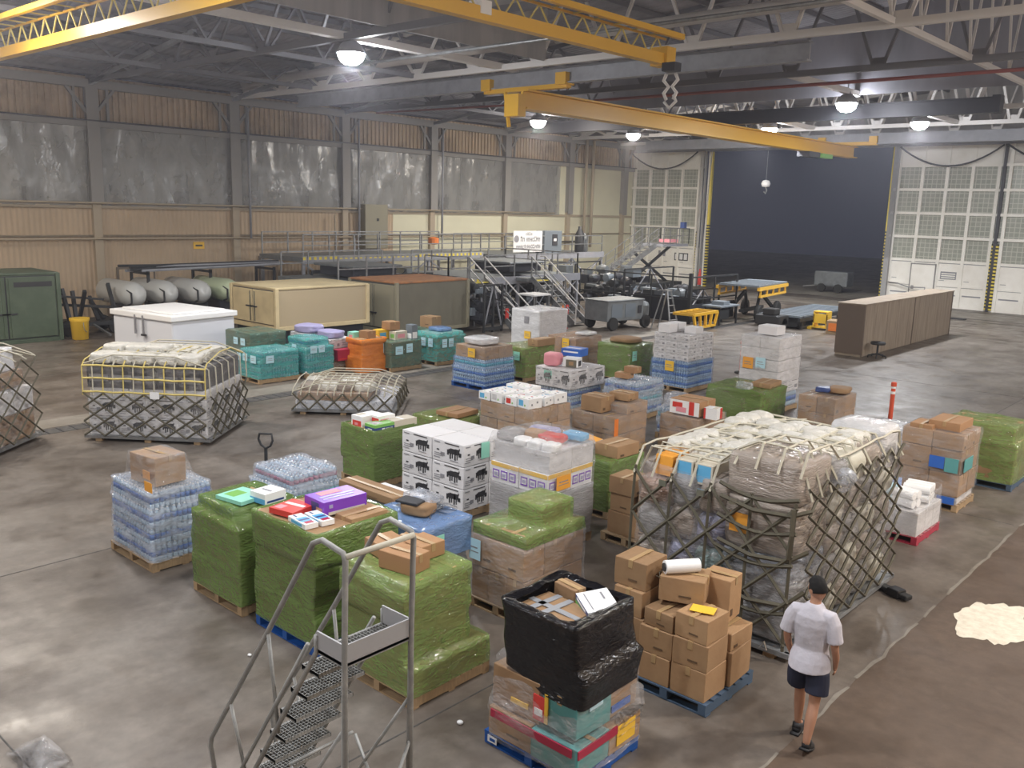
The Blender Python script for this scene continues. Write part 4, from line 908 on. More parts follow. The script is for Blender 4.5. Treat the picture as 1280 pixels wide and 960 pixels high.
def load(label,x1,y0,wx,wy,layers,film_m,pal='pallet_wood',pal_label=None,seed=0,amp=.02,top='closed',sheets=(),z0=.14,cat='wrapped pallet',corner=.05,rz=0,films=None,lip=.14,low=0):
    '''one shrink-wrapped load. layers: (h, kind, nx, ny[, fx0,fx1,fy0,fy1]) with footprint fractions'''
    if pal: pallet(pal_label or 'wooden pallet under the '+' '.join(label.split()[:12]).rstrip(','),x1,y0,wx,wy,pal,rz=rz)
    t=thing('wrapped_load',label,cat,(x1-wx/2,y0+wy/2,0),rz); a,b=wx/2-.02,wy/2-.02
    rnd=random.Random(seed); LL=[];T=[]; z=z0
    for l in layers:
        f=l[4:8] if len(l)>4 else (0,1,0,1)
        r=(-a+2*a*f[0],-a+2*a*f[1],-b+2*b*f[2],-b+2*b*f[3])
        LL.append((l[0],l[1],l[2],l[3])+r)
        T.append((z+.005,)+r); T.append((z+l[0]-.005,)+r); z+=l[0]
    stack(t,LL,z0,rnd)
    if films:
        for (i0,i1,m,tp) in films: film(t,T[2*i0:2*i1],m,seed+i0,amp,tp,corner=corner,lip=lip)
    elif film_m: 
        T2=[(z0-low,)+T[0][1:]]+T[1:]
        film(t,T2,film_m,seed,amp,top,corner=corner,lip=lip)
    for s in sheets:                      # (face,u from the near corner,z,w,h,mat)
        f,u,zz,w,h,m=s; m=m if isinstance(m,str) else 'paper'
        q=MB(); o=.045
        if f=='L': q.box(a-u-w,a-u,-b-o-.004,-b-o,zz,zz+h,m).box(a-u-w*.85,a-u-w*.25,-b-o-.006,-b-o-.004,zz+h*.55,zz+h*.62,'grey_ink').box(a-u-w*.85,a-u-w*.15,-b-o-.006,-b-o-.004,zz+h*.35,zz+h*.4,'grey_ink')
        else: q.box(a+o,a+o+.004,-b+u,-b+u+w,zz,zz+h,m).box(a+o+.004,a+o+.006,-b+u+w*.2,-b+u+w*.8,zz+h*.55,zz+h*.62,'grey_ink').box(a+o+.004,a+o+.006,-b+u+w*.15,-b+u+w*.85,zz+h*.35,zz+h*.4,'grey_ink')
        q.build('paper_label',t)
    return t
def blob_mesh(key,sx,sy,sz,seed,p=5,amp=.06,m='film_grey',m2=None):
    k=('blob',key,round(sx,2),round(sy,2),round(sz,2),seed,m)
    if k in MC: return MC[k]
    bm=bmesh.new(); bmesh.ops.create_cube(bm,size=2); bmesh.ops.subdivide_edges(bm,edges=bm.edges[:],cuts=7,use_grid_fill=True)
    for v in bm.verts:
        c=v.co; n=(abs(c.x)**p+abs(c.y)**p+abs(c.z)**p)**(1/p); d=c/n
        q=Vector((d.x*sx/2,d.y*sy/2,d.z*sz/2)); nn=noise.noise(q*3/max(.3,min(sx,sy,sz))+Vector((seed*3.1,seed,0)))+.6*noise.noise(q*9+Vector((seed,0,0)))+.35*noise.noise(q*22+Vector((seed,0,0)))
        q*=1+nn*amp; q.z+=sz/2; v.co=q
    me=bpy.data.meshes.new('bundle'); bm.to_mesh(me); bm.free()
    me.materials.append(MT[m] if isinstance(m,str) else m); me.polygons.foreach_set('use_smooth',[True]*len(me.polygons)); MC[k]=me; return me
def bundle(label,c,s,m,seed=0,rz=0,group=None,name='wrapped_bundle',cat='bundle',amp=.07,p=5,parent=None):
    me=blob_mesh('b',s[0],s[1],s[2],seed,p,amp,m); o=inst(me,name,parent,c,rz)
    return tag(o,label,cat,group) if not parent else o
def printbox(label,c,s,base,dec,rz=0,name='printed_box',cat='box',tilt=None,group=None,bevel=.008):
    'box with printed panels: (face T/L/R, u0,u1,v0,v1 fractions, material)'
    a,b,h=s[0]/2,s[1]/2,s[2]; q=MB().box(-a,a,-b,b,0,h,base)
    for i,(f,u0,u1,v0,v1,m) in enumerate(dec):
        e=.0015+.0007*i
        if f=='T': q.box(-a+s[0]*u0,-a+s[0]*u1,-b+s[1]*v0,-b+s[1]*v1,h,h+e,m)
        if f=='L': q.box(-a+s[0]*u0,-a+s[0]*u1,-b-e,-b,h*v0,h*v1,m)
        if f=='R': q.box(a,a+e,-b+s[1]*u0,-b+s[1]*u1,h*v0,h*v1,m)
    o=q.build(name,None,loc=c)
    o.rotation_euler=(tilt[0],tilt[1],rz) if tilt else (0,0,rz)
    return tag(o,label,cat,group)
# ------------------------------------------------------------------ first row, near the ladder
t=load('clear-wrapped stack of bottled water at the left, topped by a carton',-11.66,5.5,1.3,1.02,[(.25,'water',3,3),(.26,'water',3,3,.0,1,0,1),(.27,'water',3,3,.02,1,0,1),(.24,'water',3,3,.02,.98,.02,.98)],'film_hazy','pallet_wood',seed=1,amp=.035,corner=.12)
carton('brown carton under clear film with an orange label, on the leftmost water stack',(-12.15,5.9,1.19),(.62,.5,.42),'brown',.12)
film(thing('film_skirt','clear film stretched over the carton on the leftmost water stack','film',(-12.15,5.9,0)),[(1.17,-.5,.45,-.36,.42),(1.3,-.38,.36,-.29,.33),(1.6,-.32,.32,-.26,.26)],'film_clear',4,.02,corner=.06)
tag(MB().box(-12.05,-11.85,5.62,5.626,1.3,1.42,'paper_orange').build('paper_label'),'orange paper label on the carton over the leftmost water stack','label')
tag(MB().box(-11.72,-11.5,5.48,5.484,1.22,1.36,'paper_orange').build('paper_label'),'orange paper label on the film of the leftmost water stack','label')
load('green-wrapped stack with a white box on top, left of the blue pallet',-9.57,5.64,1.2,1.05,[(.36,'brown',2,2),(.36,'brown',2,2),(.32,'brown',2,2,.02,1,0,1),(.16,'teal',1,2,.02,.75,.1,.95)],'film_green',seed=2,amp=.02,corner=.03)
printbox('small white box with a teal band on the left green-wrapped stack',(-9.85,6.25,1.36),(.3,.34,.14),'pure_white',[('L',0,1,0,.5,'sky_blue'),('R',.1,.9,.1,.3,'navy'),('T',.2,.8,.4,.5,'grey_ink')],.1)
printbox('flat teal carton lying on the left green-wrapped stack',(-10.15,6.05,1.36),(.5,.45,.05),'paper_teal',[('T',.1,.5,.2,.7,'leaf_green')],.15)
t=load('tall green-wrapped stack on a blue pallet, holding a purple box',-8.05,5.68,1.25,1.1,[(.3,'brown',2,2),(.3,'brown',2,2,.0,.98,0,1),(.36,'brown',2,2,.02,1,0,1),(.42,'brown',1,1,.0,1.05,-.02,1.1)],'film_green','pallet_blue',pal_label='bright blue pallet under the tall green-wrapped stack',seed=3,amp=.018,top='open',corner=.03,lip=.1)
z=1.53
printbox('bright purple printed box lying on the tall green-wrapped stack',(-8.62,6.42,z+.0),(.42,.62,.17),'purple',[('L',.35,.75,.1,.8,'navy'),('L',.6,.9,0,.5,'skin'),('T',.1,.4,.2,.7,'pink'),('T',.5,.6,.1,.9,'lilac'),('T',.7,.78,.1,.8,'lilac'),('R',.1,.95,.0,.22,'cream_card'),('R',.12,.2,.5,.75,'lilac')],-.05)
printbox('red packet on the tall green-wrapped stack, left of the purple box',(-8.85,5.95,z),(.38,.4,.07),'red',[('T',.1,.9,.55,.7,'pure_white'),('T',.1,.4,.1,.4,'pink')],.2)
for k,(x,y) in enumerate(((-8.42,5.82),(-8.38,6.02))): printbox('white and blue snack box on the tall green-wrapped stack, %s'%('nearest the camera' if k==0 else 'behind its twin'),(x,y-.02,z-.01),(.4,.17,.06),'pure_white',[('T',.35,.75,.1,.9,'sky_blue'),('T',.5,.62,.1,.9,'navy'),('T',.75,.92,.2,.8,'crimson'),('T',.05,.25,.3,.4,'navy'),('L',.2,.8,.2,.8,'sky_blue')],-.1)
carton('open brown carton top in the tall green-wrapped stack, right of the purple box',(-8.22,6.5,z-.1),(.32,.55,.13),'brown',0)
t=load('broad green-wrapped stack behind the ladder, topped by brown cartons',-6.42,5.72,1.15,1.18,[(.32,'brown',2,2,0,1,0,1),(.42,'brown',2,2,.02,.9,0,.8),(.38,'brown',2,2,-.02,.9,-.02,.82),(.1,'brown',2,2,.0,.9,0,.82)],'film_green_light',pal_label='wooden pallet sticking out under the broad green-wrapped stack',seed=4,amp=.025,corner=.03)
for k,(x,y,zz,s,lab) in enumerate(((-7.3,6.2,1.37,(.42,.36,.16),'left'),(-7.0,6.45,1.37,(.36,.36,.17),'rear'),(-6.85,6.05,1.37,(.46,.32,.2),'nearest'),(-7.3,6.55,1.37,(.28,.26,.1),'smallest'))):
    carton('%s brown carton lying on the broad green-wrapped stack behind the ladder'%lab,(x-.05,y-.02,zz),s,'red' if k!=3 else 'brown',.15*(k-1))
# black wrap
P=(-4.35,5.86)
t=thing('wrapped_load','mixed load with black film around its top and clear film below','wrapped pallet',(P[0]-.55,P[1]+.5,0))
pallet('blue pallet with a white letter under the black-topped load',P[0],P[1],1.15,1.0,'pallet_blue')
MB().box(P[0]-1.1,P[0]-.98,P[1]-.006,P[1]-.001,.04,.11,'paper').box(P[0]-1.07,P[0]-1.0,P[1]-.009,P[1]-.006,.06,.09,'pallet_blue').build('lettering',t,loc=(-P[0]+.55,-P[1]-.5,0))
rn=random.Random(9)
stack(t,[(.3,'mixbox',2,2,-.55,.55,-.5,.5)],.14,rn)
inst(carton_mesh(.6,.5,.42,'brown'),'carton',t,(-.25,-.2,.44)); inst(carton_mesh(.42,.5,.36,'teal'),'carton',t,(.3,-.2,.48),-.05)
inst(carton_mesh(.6,.45,.42,'brown'),'carton',t,(-.2,.27,.44)); inst(carton_mesh(.4,.44,.4,'brown'),'carton',t,(.3,.27,.48))
MB().box(-.02,.12,-.46,-.45,.5,.75,'red').box(.0,.1,-.465,-.46,.55,.62,'pure_white').box(.12,.16,-.462,-.45,.5,.8,'paper_yellow').box(-.3,-.08,-.462,-.45,.55,.6,'paper_yellow').box(-.5,.5,-.525,-.51,.34,.42,'crimson').box(.555,.57,-.5,.1,.34,.42,'crimson').box(.515,.525,.05,.35,.55,.62,'blue').box(.555,.565,.1,.4,.2,.4,'paper_yellow').box(.515,.525,-.3,-.1,.72,.8,'paper_bluewhite').build('printed_panel',t)
film(t,[(.12,-.55,.55,-.5,.5),(.46,-.56,.54,-.5,.5),(.62,-.53,.5,-.44,.5),(.92,-.55,.5,-.4,.5),(.98,-.5,.45,-.36,.46)],'film_clear',5,.04,corner=.07)
film(t,[(.78,.05,.52,-.43,.46),(.9,-.38,.52,-.42,.48),(1.06,-.42,.52,-.42,.5),(1.1,-.42,.44,-.42,.5),(1.3,-.42,.42,-.44,.48),(1.56,-.45,.42,-.45,.45)],'film_black',6,.03,top='open',lip=.22,corner=.07)
film(t,[(.3,.2,.56,.1,.5),(.62,.3,.58,.15,.48),(.7,.3,.5,.2,.4)],'film_clear',15,.04,corner=.05)
bx=P[0]-.55; by=P[1]+.5
carton('brown carton sealed with grey tape, sunk in the black-topped load',(bx-.1,by-.1,1.24),(.62,.5,.22),'greytape',-.08)
carton('brown carton with a navy stripe standing in the black-topped load',(bx-.2,by+.27,1.3),(.3,.16,.26),'brown',-.15)
printbox('white box with a green and navy side in the black-topped load',(bx+.18,by+.22,1.42),(.34,.32,.12),'pure_white',[('L',0,1,.45,1,'navy'),('L',0,1,0,.45,'leaf_green'),('L',.1,.8,.62,.85,'paper'),('T',.15,.5,.7,.76,'grey_ink'),('T',.1,.9,.2,.23,'grey_ink')],-.55,tilt=(.1,.15))
# loose brown cartons on slate pallet
X,Y=-4.14,7.79
pallet('slate-blue pallet under the loose brown cartons',X,Y,1.05,1.05,'pallet_slate')
g=None
def bc(lab,x,y,z,s,rz=0,st='brown'): return carton(lab,(X+x,Y+y,.14+z),s,st,rz)
bc('bottom front-right brown carton on the slate-blue pallet',-.25,.24,0,(.42,.45,.34))
bc('second brown carton of the front-right stack on the slate-blue pallet',-.25,.24,.34,(.42,.45,.3),.03)
bc('brown carton with the yellow paper, topmost of the front-right stack',-.25,.24,.64,(.4,.42,.27),-.04)
bc('brown carton at the right end of the slate-blue pallet, lower',-.2,.75,0,(.36,.5,.4),.05)
bc('brown carton at the right end of the slate-blue pallet, upper',-.2,.76,.4,(.34,.46,.2),-.03)
bc('bottom brown carton of the middle stack on the slate-blue pallet',-.68,.24,0,(.4,.45,.32))
bc('second brown carton of the middle stack on the slate-blue pallet',-.68,.25,.32,(.42,.45,.3),.02)
bc('dented brown carton, third of the middle stack on the slate-blue pallet',-.66,.27,.62,(.38,.44,.2),-.06)
bc('brown carton carrying the roll of film',-.62,.48,.88,(.5,.42,.28),.35)
bc('brown carton behind the roll of film, right',-.38,.85,.62,(.36,.34,.5),.1)
bc('brown carton filling behind the middle stack',-.72,.75,0,(.5,.45,.62),0)
bc('bottom brown carton of the left stack on the slate-blue pallet',-1.06,.3,0,(.36,.5,.34))
bc('second brown carton of the left stack, its flap open',-1.06,.3,.34,(.37,.48,.3),.03)
bc('third brown carton of the left stack on the slate-blue pallet',-1.09,.3,.64,(.38,.46,.3),-.02)
bc('brown carton crowning the left stack on the slate-blue pallet',-1.12,.34,.94,(.42,.44,.32),.03)
bc('brown carton hidden behind the left stack',-1.05,.8,0,(.36,.44,.7))
tag(MB().box(-.13,.13,-.09,.09,0,.004,'paper_yellow').build('yellow_paper',loc=(X-.25,Y+.25,1.06),rz=.3),'yellow paper sheet lying on a brown carton of the slate-blue pallet','paper')
t=thing('film_roll','white roll of stretch film lying on a brown carton','roll',(X-.66,Y+.45,1.37),.95)
MB().lathe((0,0,0),[(.05,-.2),(.075,-.2),(.078,0),(.075,.2),(.05,.2)],24,'pure_white',axis='X').build('film',t,smooth=False); MB().lathe((0,0,0),[(.046,-.215),(.048,-.205),(.048,.215),(.046,.215)],18,'ink',axis='X').build('core',t)
MB().tube([(-.18,.0,-.03),(-.25,.02,-.06),(-.27,-.05,-.1),(-.33,-.1,-.05)],.006,5,'net_strap').build('cord',t)
# ------------------------------------------------------------------ second row
t=load('brown cartons in clear film capped with bright green film',-6.87,7.98,.96,1.25,[(.44,'brown',3,3),(.44,'brown',2,3),(.16,'brown',2,2,.02,1,.02,.98),(.28,'brown',1,1,.3,.9,.35,.85)],None,pal_label='dark pallet under the clear-wrapped cartons with the green cap',seed=6,films=[(0,2,'film_clear','open'),(2,4,'film_green_light','closed')],sheets=[('L',.72,.68,.2,.28,'paper_bluewhite')],corner=.03,amp=.018)
tub=load('blue-filmed bin load with a black book and a tan cushion on top',-7.78,7.08,1.12,.9,[(.66,'dark',1,1,.05,.95,.05,.95),(.46,'blank',2,1)],None,seed=7,films=[(0,1,'film_grey','open'),(1,2,'film_blue','closed')],sheets=[('R',.12,.95,.22,.2,'paper_teal')],corner=.05,pal_label='pallet hidden under the blue-filmed bin load')
bundle('tan cushion on the blue-filmed bin load',(-8.3,7.5,1.27),(.42,.34,.16),'cardboard',3,.3,cat='cushion',name='cushion')
tag(MB().box(-.17,.17,-.12,.12,0,.035,'ink').build('black_book',loc=(-8.37,7.43,1.42),rz=.25,bevel=.01),'black book lying on the tan cushion over the blue bin load','book')
film(thing('crumpled_film','crumpled clear film heaped on the blue-filmed bin load','film',(-8.4,7.72,.2)),[(1.07,-.35,.35,-.22,.25),(1.2,-.2,.2,-.1,.15),(1.26,-.1,.1,-.05,.05)],'film_hazy',21,.05)
# flat cartons between
pallet('pallet under the long flat carton',-9.3,7.9,1.25,.8)
carton('black and white appliance carton under the long flat carton',(-9.75,8.3,.14),(.9,.6,.72),'dark')
carton('white foam-edged carton under the long flat carton',(-9.8,8.35,.86),(1.0,.5,.14),'blank')
carton('long flat brown carton bridging behind the tall green stack',(-9.95,8.1,1.0),(1.25,.34,.12),'brown')
load('low hazy-wrapped stack of water cases behind the white-boxed green stack',-11.75,7.85,1.25,1.1,[(.25,'waterteal',3,3),(.26,'waterteal',3,3),(.22,'waterpink',2,2,.05,.95,.05,.95)],'film_hazy',seed=8,amp=.05,corner=.14)
j=thing('pallet_jack','dark hand pallet jack behind the low water stack','pallet jack',(-13.35,8.45,0),R(20))
MB().tube([(0,0,.15),(.0,0,.95)],.03,8,'gse_dark').build('shaft',j)
MB().tube([(0,0,.95),(-.1,0,1.0),(-.15,0,1.1),(-.13,0,1.2),(.13,0,1.22),(.15,0,1.1),(.1,0,1.0)],.02,8,'gse_dark',close=True).build('handle',j,smooth=True)
MB().box(-.27,-.1,.1,1.2,.06,.13,'gse_dark').box(.1,.27,.1,1.2,.06,.13,'gse_dark').box(-.2,.2,-.1,.15,.08,.4,'gse_dark').build('fork',j)
MB().lathe((0,-.05,.09),[(.03,-.07),(.09,-.07),(.09,.07),(.03,.07)],12,'rubber',axis='X').build('wheel',j)
# green 4 with nappies boxes
load('green-wrapped stack behind the pallet jack with red and white boxes on top',-12.5,10.17,.98,1.1,[(.32,'brown',2,2,.05,1,0,1),(.3,'brown',2,2),(.36,'brown',2,2,0,1,0,1)],'film_green',seed=10,corner=.03,top='open')
z=1.1
printbox('red and white printed box on the left of the green-wrapped stack behind the jack',(-13.1,10.5,z-.02),(.3,.5,.22),'pure_white',[('L',.1,.9,.05,.6,'red'),('T',.1,.5,.1,.5,'cream_card'),('L',.3,.6,.2,.4,'pink')],.05)
printbox('second red and white box standing behind the green and navy box',(-12.85,10.7,z),(.2,.4,.2),'pure_white',[('L',0,1,.1,.8,'red'),('R',.1,.6,.2,.7,'pink')])
printbox('cream flat box on the right of the green-wrapped stack behind the jack',(-12.65,10.95,z),(.3,.55,.13),'cream_card',[('L',0,1,0,.3,'orange'),('T',.1,.9,.4,.5,'pure_white')],-.05)
printbox('bright green and navy box at the near corner of the green-wrapped stack behind the jack',(-12.66,10.45,z-.02),(.3,.46,.14),'leaf_green',[('R',0,1,0,.6,'navy'),('R',.35,.5,.15,.45,'paper'),('R',.55,.9,.2,.4,'paper'),('L',0,1,0,.6,'navy'),('L',.3,.7,.2,.4,'paper'),('T',.2,.8,.1,.5,'film_white')],0)
load('low green-wrapped stack with flat brown cartons, behind the printed white cartons',-12.9,12.5,1.15,1.3,[(.36,'brown',2,2),(.34,'brown',2,2)],'film_green_light',seed=11,corner=.03)
carton('flat brown carton on the low green-wrapped stack behind the printed white cartons',(-13.3,13.1,.86),(.6,.7,.1),'red',.1)
# white animal cartons, each a thing
X,Y=-10.2,10.2
pallet('pallet under the white cartons with black animal prints',X,Y,1.6,1.3)
w=['bottom','second','third','top']
for l in range(3):
    for i in range(2):
        for jj in range(2):
            carton('white carton printed with a black animal, %s layer, %s, beside the blue bin load'%(['bottom','middle','top'][l],[['left front','left rear'],['right front','right rear']][i][jj]),(X-1.18+i*.79,Y+.33+jj*.64,.14+l*.39),(.77,.62,.38),'animal',random.uniform(-.01,.01))
tag(MB().box(X+.01,X+.016,Y+.42,Y+.62,1.0,1.28,'paper_teal').build('paper_label'),'teal paper label on the top right printed white carton','label')
# mixed groceries
t=load('tall mixed grocery load in clear film over a grey-wrapped base',-8.15,9.95,1.2,1.15,[(.4,'white',2,2),(.42,'white',2,2),(.34,'coffee',2,2),(.34,'blank',2,2,.02,1,.02,1)],None,seed=12,films=[(0,2,'film_grey','open'),(2,4,'film_clear','open')],sheets=[('R',.15,1.02,.34,.22,'paper_orange')],pal_label='pallet under the tall mixed grocery load')
z=1.65;X,Y=-8.75,10.5
film(thing('film_skirt','clear film pulled over the top of the tall mixed grocery load','film',(X,Y,0)),[(1.6,-.6,.6,-.57,.57),(1.76,-.57,.57,-.53,.54),(1.8,-.4,.45,-.3,.4)],'film_clear',55,.05)
bundle('grey plastic bag on the left of the tall mixed grocery load',(X-.42,Y-.25,z-.02),(.36,.42,.16),'film_grey',1,0,amp=.12,name='plastic_bag',cat='bag')
bundle('purple packs on the tall mixed grocery load',(X-.2,Y+.3,z),(.5,.26,.12),'lilac',2,.2,amp=.1,name='purple_pack',cat='pack')
bundle('red netted bag on the tall mixed grocery load',(X+.2,Y+.02,z),(.42,.3,.13),'red',3,.3,amp=.13,name='red_bag',cat='bag')
bundle('sky blue pack at the rear right of the tall mixed grocery load',(X+.35,Y+.4,z),(.4,.26,.12),'sky_blue',4,.1,amp=.07,name='blue_pack',cat='pack')
bundle('tan paper bag between the grey bag and the red bag',(X-.12,Y-.02,z),(.35,.25,.14),'cardboard',5,.2,amp=.1,name='paper_bag',cat='bag')
for k in range(3): bundle('white cup pack at the near corner of the tall mixed grocery load, %s'%['left','centre','right'][k],(X-.05+k*.26,Y-.4+.03*k,z-.04),(.24,.26,.14),'pure_white',6+k,0,amp=.08,name='cup_pack',cat='pack')
# flowered packs
t=load('load of white flowered nappy packs over brown cartons, behind the mixed groceries',-11.35,13.3,1.5,1.25,[(.4,'white',2,2),(.35,'print',3,2),(.35,'brown',3,3)],'film_clear',seed=13,amp=.02,top='open',pal_label='pallet under the flowered pack load')
rn=random.Random(4)
for i in range(4):
    for k in range(3):
        m=['pure_white','film_white','cream_card'][(i+k)%3]
        o=printbox('white flowered pack on the load behind the mixed groceries, %s row, %s'%(['front','middle','rear'][k],['far left','left','right','far right'][i]),(-12.7+i*.36+rn.uniform(-.03,.03),13.5+k*.4,1.24),(.33,.36,.16+rn.uniform(0,.08)),'pure_white',[('T',.2,.3,.2,.3,'leaf_green'),('T',.6,.7,.5,.6,'navy'),('T',.3,.42,.7,.8,['red','sky_blue','orange'][(i+k)%3]),('L',.1,.5,.2,.8,['sky_blue','film_white','red'][i%3]),('L',.6,.7,.2,.4,'leaf_green'),('R',.2,.3,.3,.5,'grey_ink'),('R',.6,.7,.5,.7,'grey_ink'),('T',.75,.85,.15,.25,'grey_ink')],rn.uniform(-.2,.2),name='nappy_pack',cat='pack',bevel=.03)
# ------------------------------------------------------------------ row along the trench
load('teal-wrapped stack of bottled water right of the white insulated box',-22.35,14.0,1.24,1.4,[(.27,'waterteal',3,3),(.27,'waterteal',3,3),(.25,'waterteal',3,3,.05,1,.05,1)],'film_teal',seed=20,amp=.03,corner=.1,sheets=[('L',.1,.6,.28,.22,'paper_bluewhite'),('L',.55,.62,.24,.22,'paper_bluewhite'),('L',.9,.6,.2,.22,'paper_bluewhite'),('R',.2,.6,.26,.22,'paper_bluewhite')])
load('teal-wrapped stack set back against the tan container',-23.95,14.7,1.4,1.3,[(.4,'brown',2,2),(.4,'brown',2,2),(.3,'brown',2,2)],'film_tealdark',seed=21,sheets=[('L',.2,.85,.25,.22,'paper_bluewhite'),('L',.6,.85,.25,.22,'paper_bluewhite')])
load('teal-wrapped water stack with a hazy bulging top, left of the red box',-22.3,15.55,1.15,1.1,[(.27,'waterteal',3,3),(.27,'waterteal',3,3),(.24,'waterteal',3,3),(.24,'water',2,2,.05,.9,.1,.9)],'film_teal',seed=22,amp=.04,corner=.12,sheets=[('R',.15,.75,.24,.22,'paper_bluewhite'),('R',.45,.75,.22,.22,'paper_bluewhite'),('L',.4,.75,.22,.24,'paper_bluewhite')])
t=load('low stack with a dark red box and white boxes left of the orange load',-22.75,16.75,.95,.95,[(.2,'brown',2,2),(.38,'red',1,1),(.3,'white',2,2)],'film_clear',seed=23,top='open')
printbox('dark red box in the low stack left of the orange load',(-22.55,17.2,.38),(.3,.75,.34),'crimson',[('R',.1,.9,.1,.2,'red')])
bundle('lilac wrapped packs on the low stack left of the orange load',(-23.2,17.15,1.02),(.8,.6,.24),'lilac',8,.1,cat='pack',name='lilac_pack')
bundle('lilac wrapped packs on a stack behind the teal water, nearest the tan container',(-24.0,16.9,1.12),(.8,.7,.26),'lilac',9,.3,cat='pack',name='lilac_pack')
load('hazy stack behind the orange load carrying lilac packs',-23.6,16.5,.9,.95,[(.5,'white',2,2),(.48,'white',2,2)],'film_hazy',seed=24)
load('orange-wrapped load by the floor trench',-21.75,17.26,.78,.95,[(.4,'brown',2,2,-.05,1.05,-.05,1.05),(.4,'brown',2,2,.02,.98,.02,.98),(.14,'brown',2,2,-.03,1.03,-.03,1.03)],'film_orange',seed=25,amp=.035,corner=.07,top='open',low=.1)
carton('small brown carton sitting on the orange-wrapped load',(-22.1,17.75,1.05),(.4,.36,.26),'red',.1)
printbox('teal and pink printed box on the left of the orange-wrapped load',(-22.5,17.55,1.02),(.3,.3,.22),'paper_teal',[('L',.2,.8,.1,.6,'pink')])
load('dark teal-wrapped stack between the orange load and the right teal load',-21.43,18.15,1.12,1.3,[(.4,'brown',2,2),(.4,'brown',2,2),(.02,'gap',1,1)],'film_tealdark',seed=26,corner=.04,sheets=[('R',.15,.55,.3,.26,'paper_bluewhite'),('R',.6,.58,.26,.28,'paper_bluewhite'),('L',.3,.6,.25,.3,'paper_bluewhite')])
z=.96
printbox('yellow and green printed box on the dark teal stack',(-22.3,18.5,z),(.3,.5,.3),'yellow',[('L',.1,.9,.1,.5,'leaf_green'),('R',.1,.6,.2,.7,'sky_blue')])
printbox('pink and cream printed box on the dark teal stack',(-21.9,18.85,z),(.3,.5,.26),'cream_card',[('R',.2,.8,.2,.7,'pink'),('L',.2,.8,.2,.7,'leaf_green')])
printbox('tall grey and white box at the rear of the dark teal stack',(-21.7,19.25,z),(.3,.24,.46),'gse_blue',[('R',.1,.9,.05,.5,'pure_white'),('L',.1,.9,.05,.4,'pure_white')])
carton('brown carton topping the printed boxes on the dark teal stack',(-22.15,18.75,z+.3),(.42,.42,.26),'red',0)
load('teal-wrapped stack at the right end of the trench row',-21.36,20.05,1.1,1.35,[(.42,'brown',2,2),(.42,'brown',2,2),(.1,'blank',2,2,.05,.95,.05,.95)],'film_teal',seed=27,corner=.05,sheets=[('L',.15,.62,.22,.28,'paper_bluewhite'),('L',.5,.62,.22,.28,'paper_bluewhite'),('R',.2,.6,.22,.28,'paper_bluewhite'),('R',.5,.6,.22,.28,'paper_bluewhite')])
bundle('dark blue and white bag on the right teal stack',(-21.9,20.7,1.08),(.7,.6,.14),'film_blue',11,0,cat='bag',name='bag')
carton('brown carton with a handle hole behind the right teal stack',(-22.7,21.0,1.1),(.55,.5,.38),'brown',.1)
load('low brown stack behind the right teal stack',-22.35,20.6,.75,.9,[(.5,'brown',1,1),(.46,'brown',1,1)],'film_tealdark',seed=28)
# ------------------------------------------------------------------ middle rows
load('blue bottled water stack topped by clear-wrapped cartons, right of the trench',-17.42,18.22,1.35,1.35,[(.22,'water',3,3),(.26,'water',3,3),(.28,'waterteal',3,3,.02,.98,.02,.98),(.36,'brown',2,2,.05,.95,.05,.95)],None,'pallet_blue',pal_label='dark blue pallet under the blue water stack right of the trench',seed=30,films=[(0,3,'film_bluewater','open'),(3,4,'film_clear','closed')],sheets=[('L',.35,.95,.28,.26,'paper_yellow')])
bundle('white folded packs on the blue water stack right of the trench',(-18.1,18.8,1.27),(.85,.8,.22),'film_white',12,0,cat='pack',name='white_pack')
load('green-wrapped stack in front of the white-wrapped tower',-17.6,20.2,1.15,1.4,[(.34,'brown',2,2),(.34,'brown',2,2),(.22,'brown',2,2,0,1,0,1)],'film_green_light',seed=31,sheets=[('L',.2,.65,.26,.26,'paper_teal')],pal_label='pallet under the green-wrapped stack before the white tower')
carton('brown carton under green film on the stack before the white-wrapped tower',(-17.75,21.1,1.05),(.4,.85,.22),'brown')
load('tall white-wrapped tower near the first stairs',-19.2,22.7,1.3,1.5,[(.55,'blank',2,2),(.55,'blank',2,2,.0,1,0,1),(.62,'blank',2,2,.0,1,0,1)],'film_white',seed=32,amp=.025,sheets=[('L',.45,1.4,.2,.24,'grey_ink'),('L',.35,.88,.28,.26,'paper_yellow')],corner=.08,pal_label='pallet under the tall white-wrapped tower')
load('clear-wrapped brown stack with a yellow label behind the animal-print cartons',-17.4,22.4,1.2,1.4,[(.5,'brown',2,2),(.55,'red',2,2)],'film_clear',seed=33,sheets=[('L',.25,.8,.28,.34,'paper_yellow')],amp=.035,pal_label='pallet under the clear-wrapped brown stack with the yellow label')
bundle('white folded pack on the clear-wrapped brown stack with the yellow label',(-17.7,23.3,1.2),(.5,.7,.1),'film_white',13,0,cat='pack',name='white_pack')
t=load('animal-print white cartons over blue water, wrapped in clear film',-13.95,17.8,1.15,1.4,[(.25,'water',3,3),(.26,'water',3,3),(.5,'animal',2,2,-.03,1.03,-.03,1.03)],'film_clear',seed=34,sheets=[('L',.6,.85,.26,.22,'paper_teal')],pal_label='pallet under the wrapped animal-print cartons')
printbox('blue box on the wrapped animal-print cartons',(-14.6,18.75,1.38),(.55,.5,.2),'blue',[('T',.1,.9,.35,.5,'pure_white'),('L',.1,.9,.5,.7,'pure_white')],.2)
bundle('clear bag of pink packs on the wrapped animal-print cartons',(-14.8,18.1,1.16),(.42,.4,.34),'pink',14,.2,cat='bag',name='pink_pack',p=6,amp=.04)
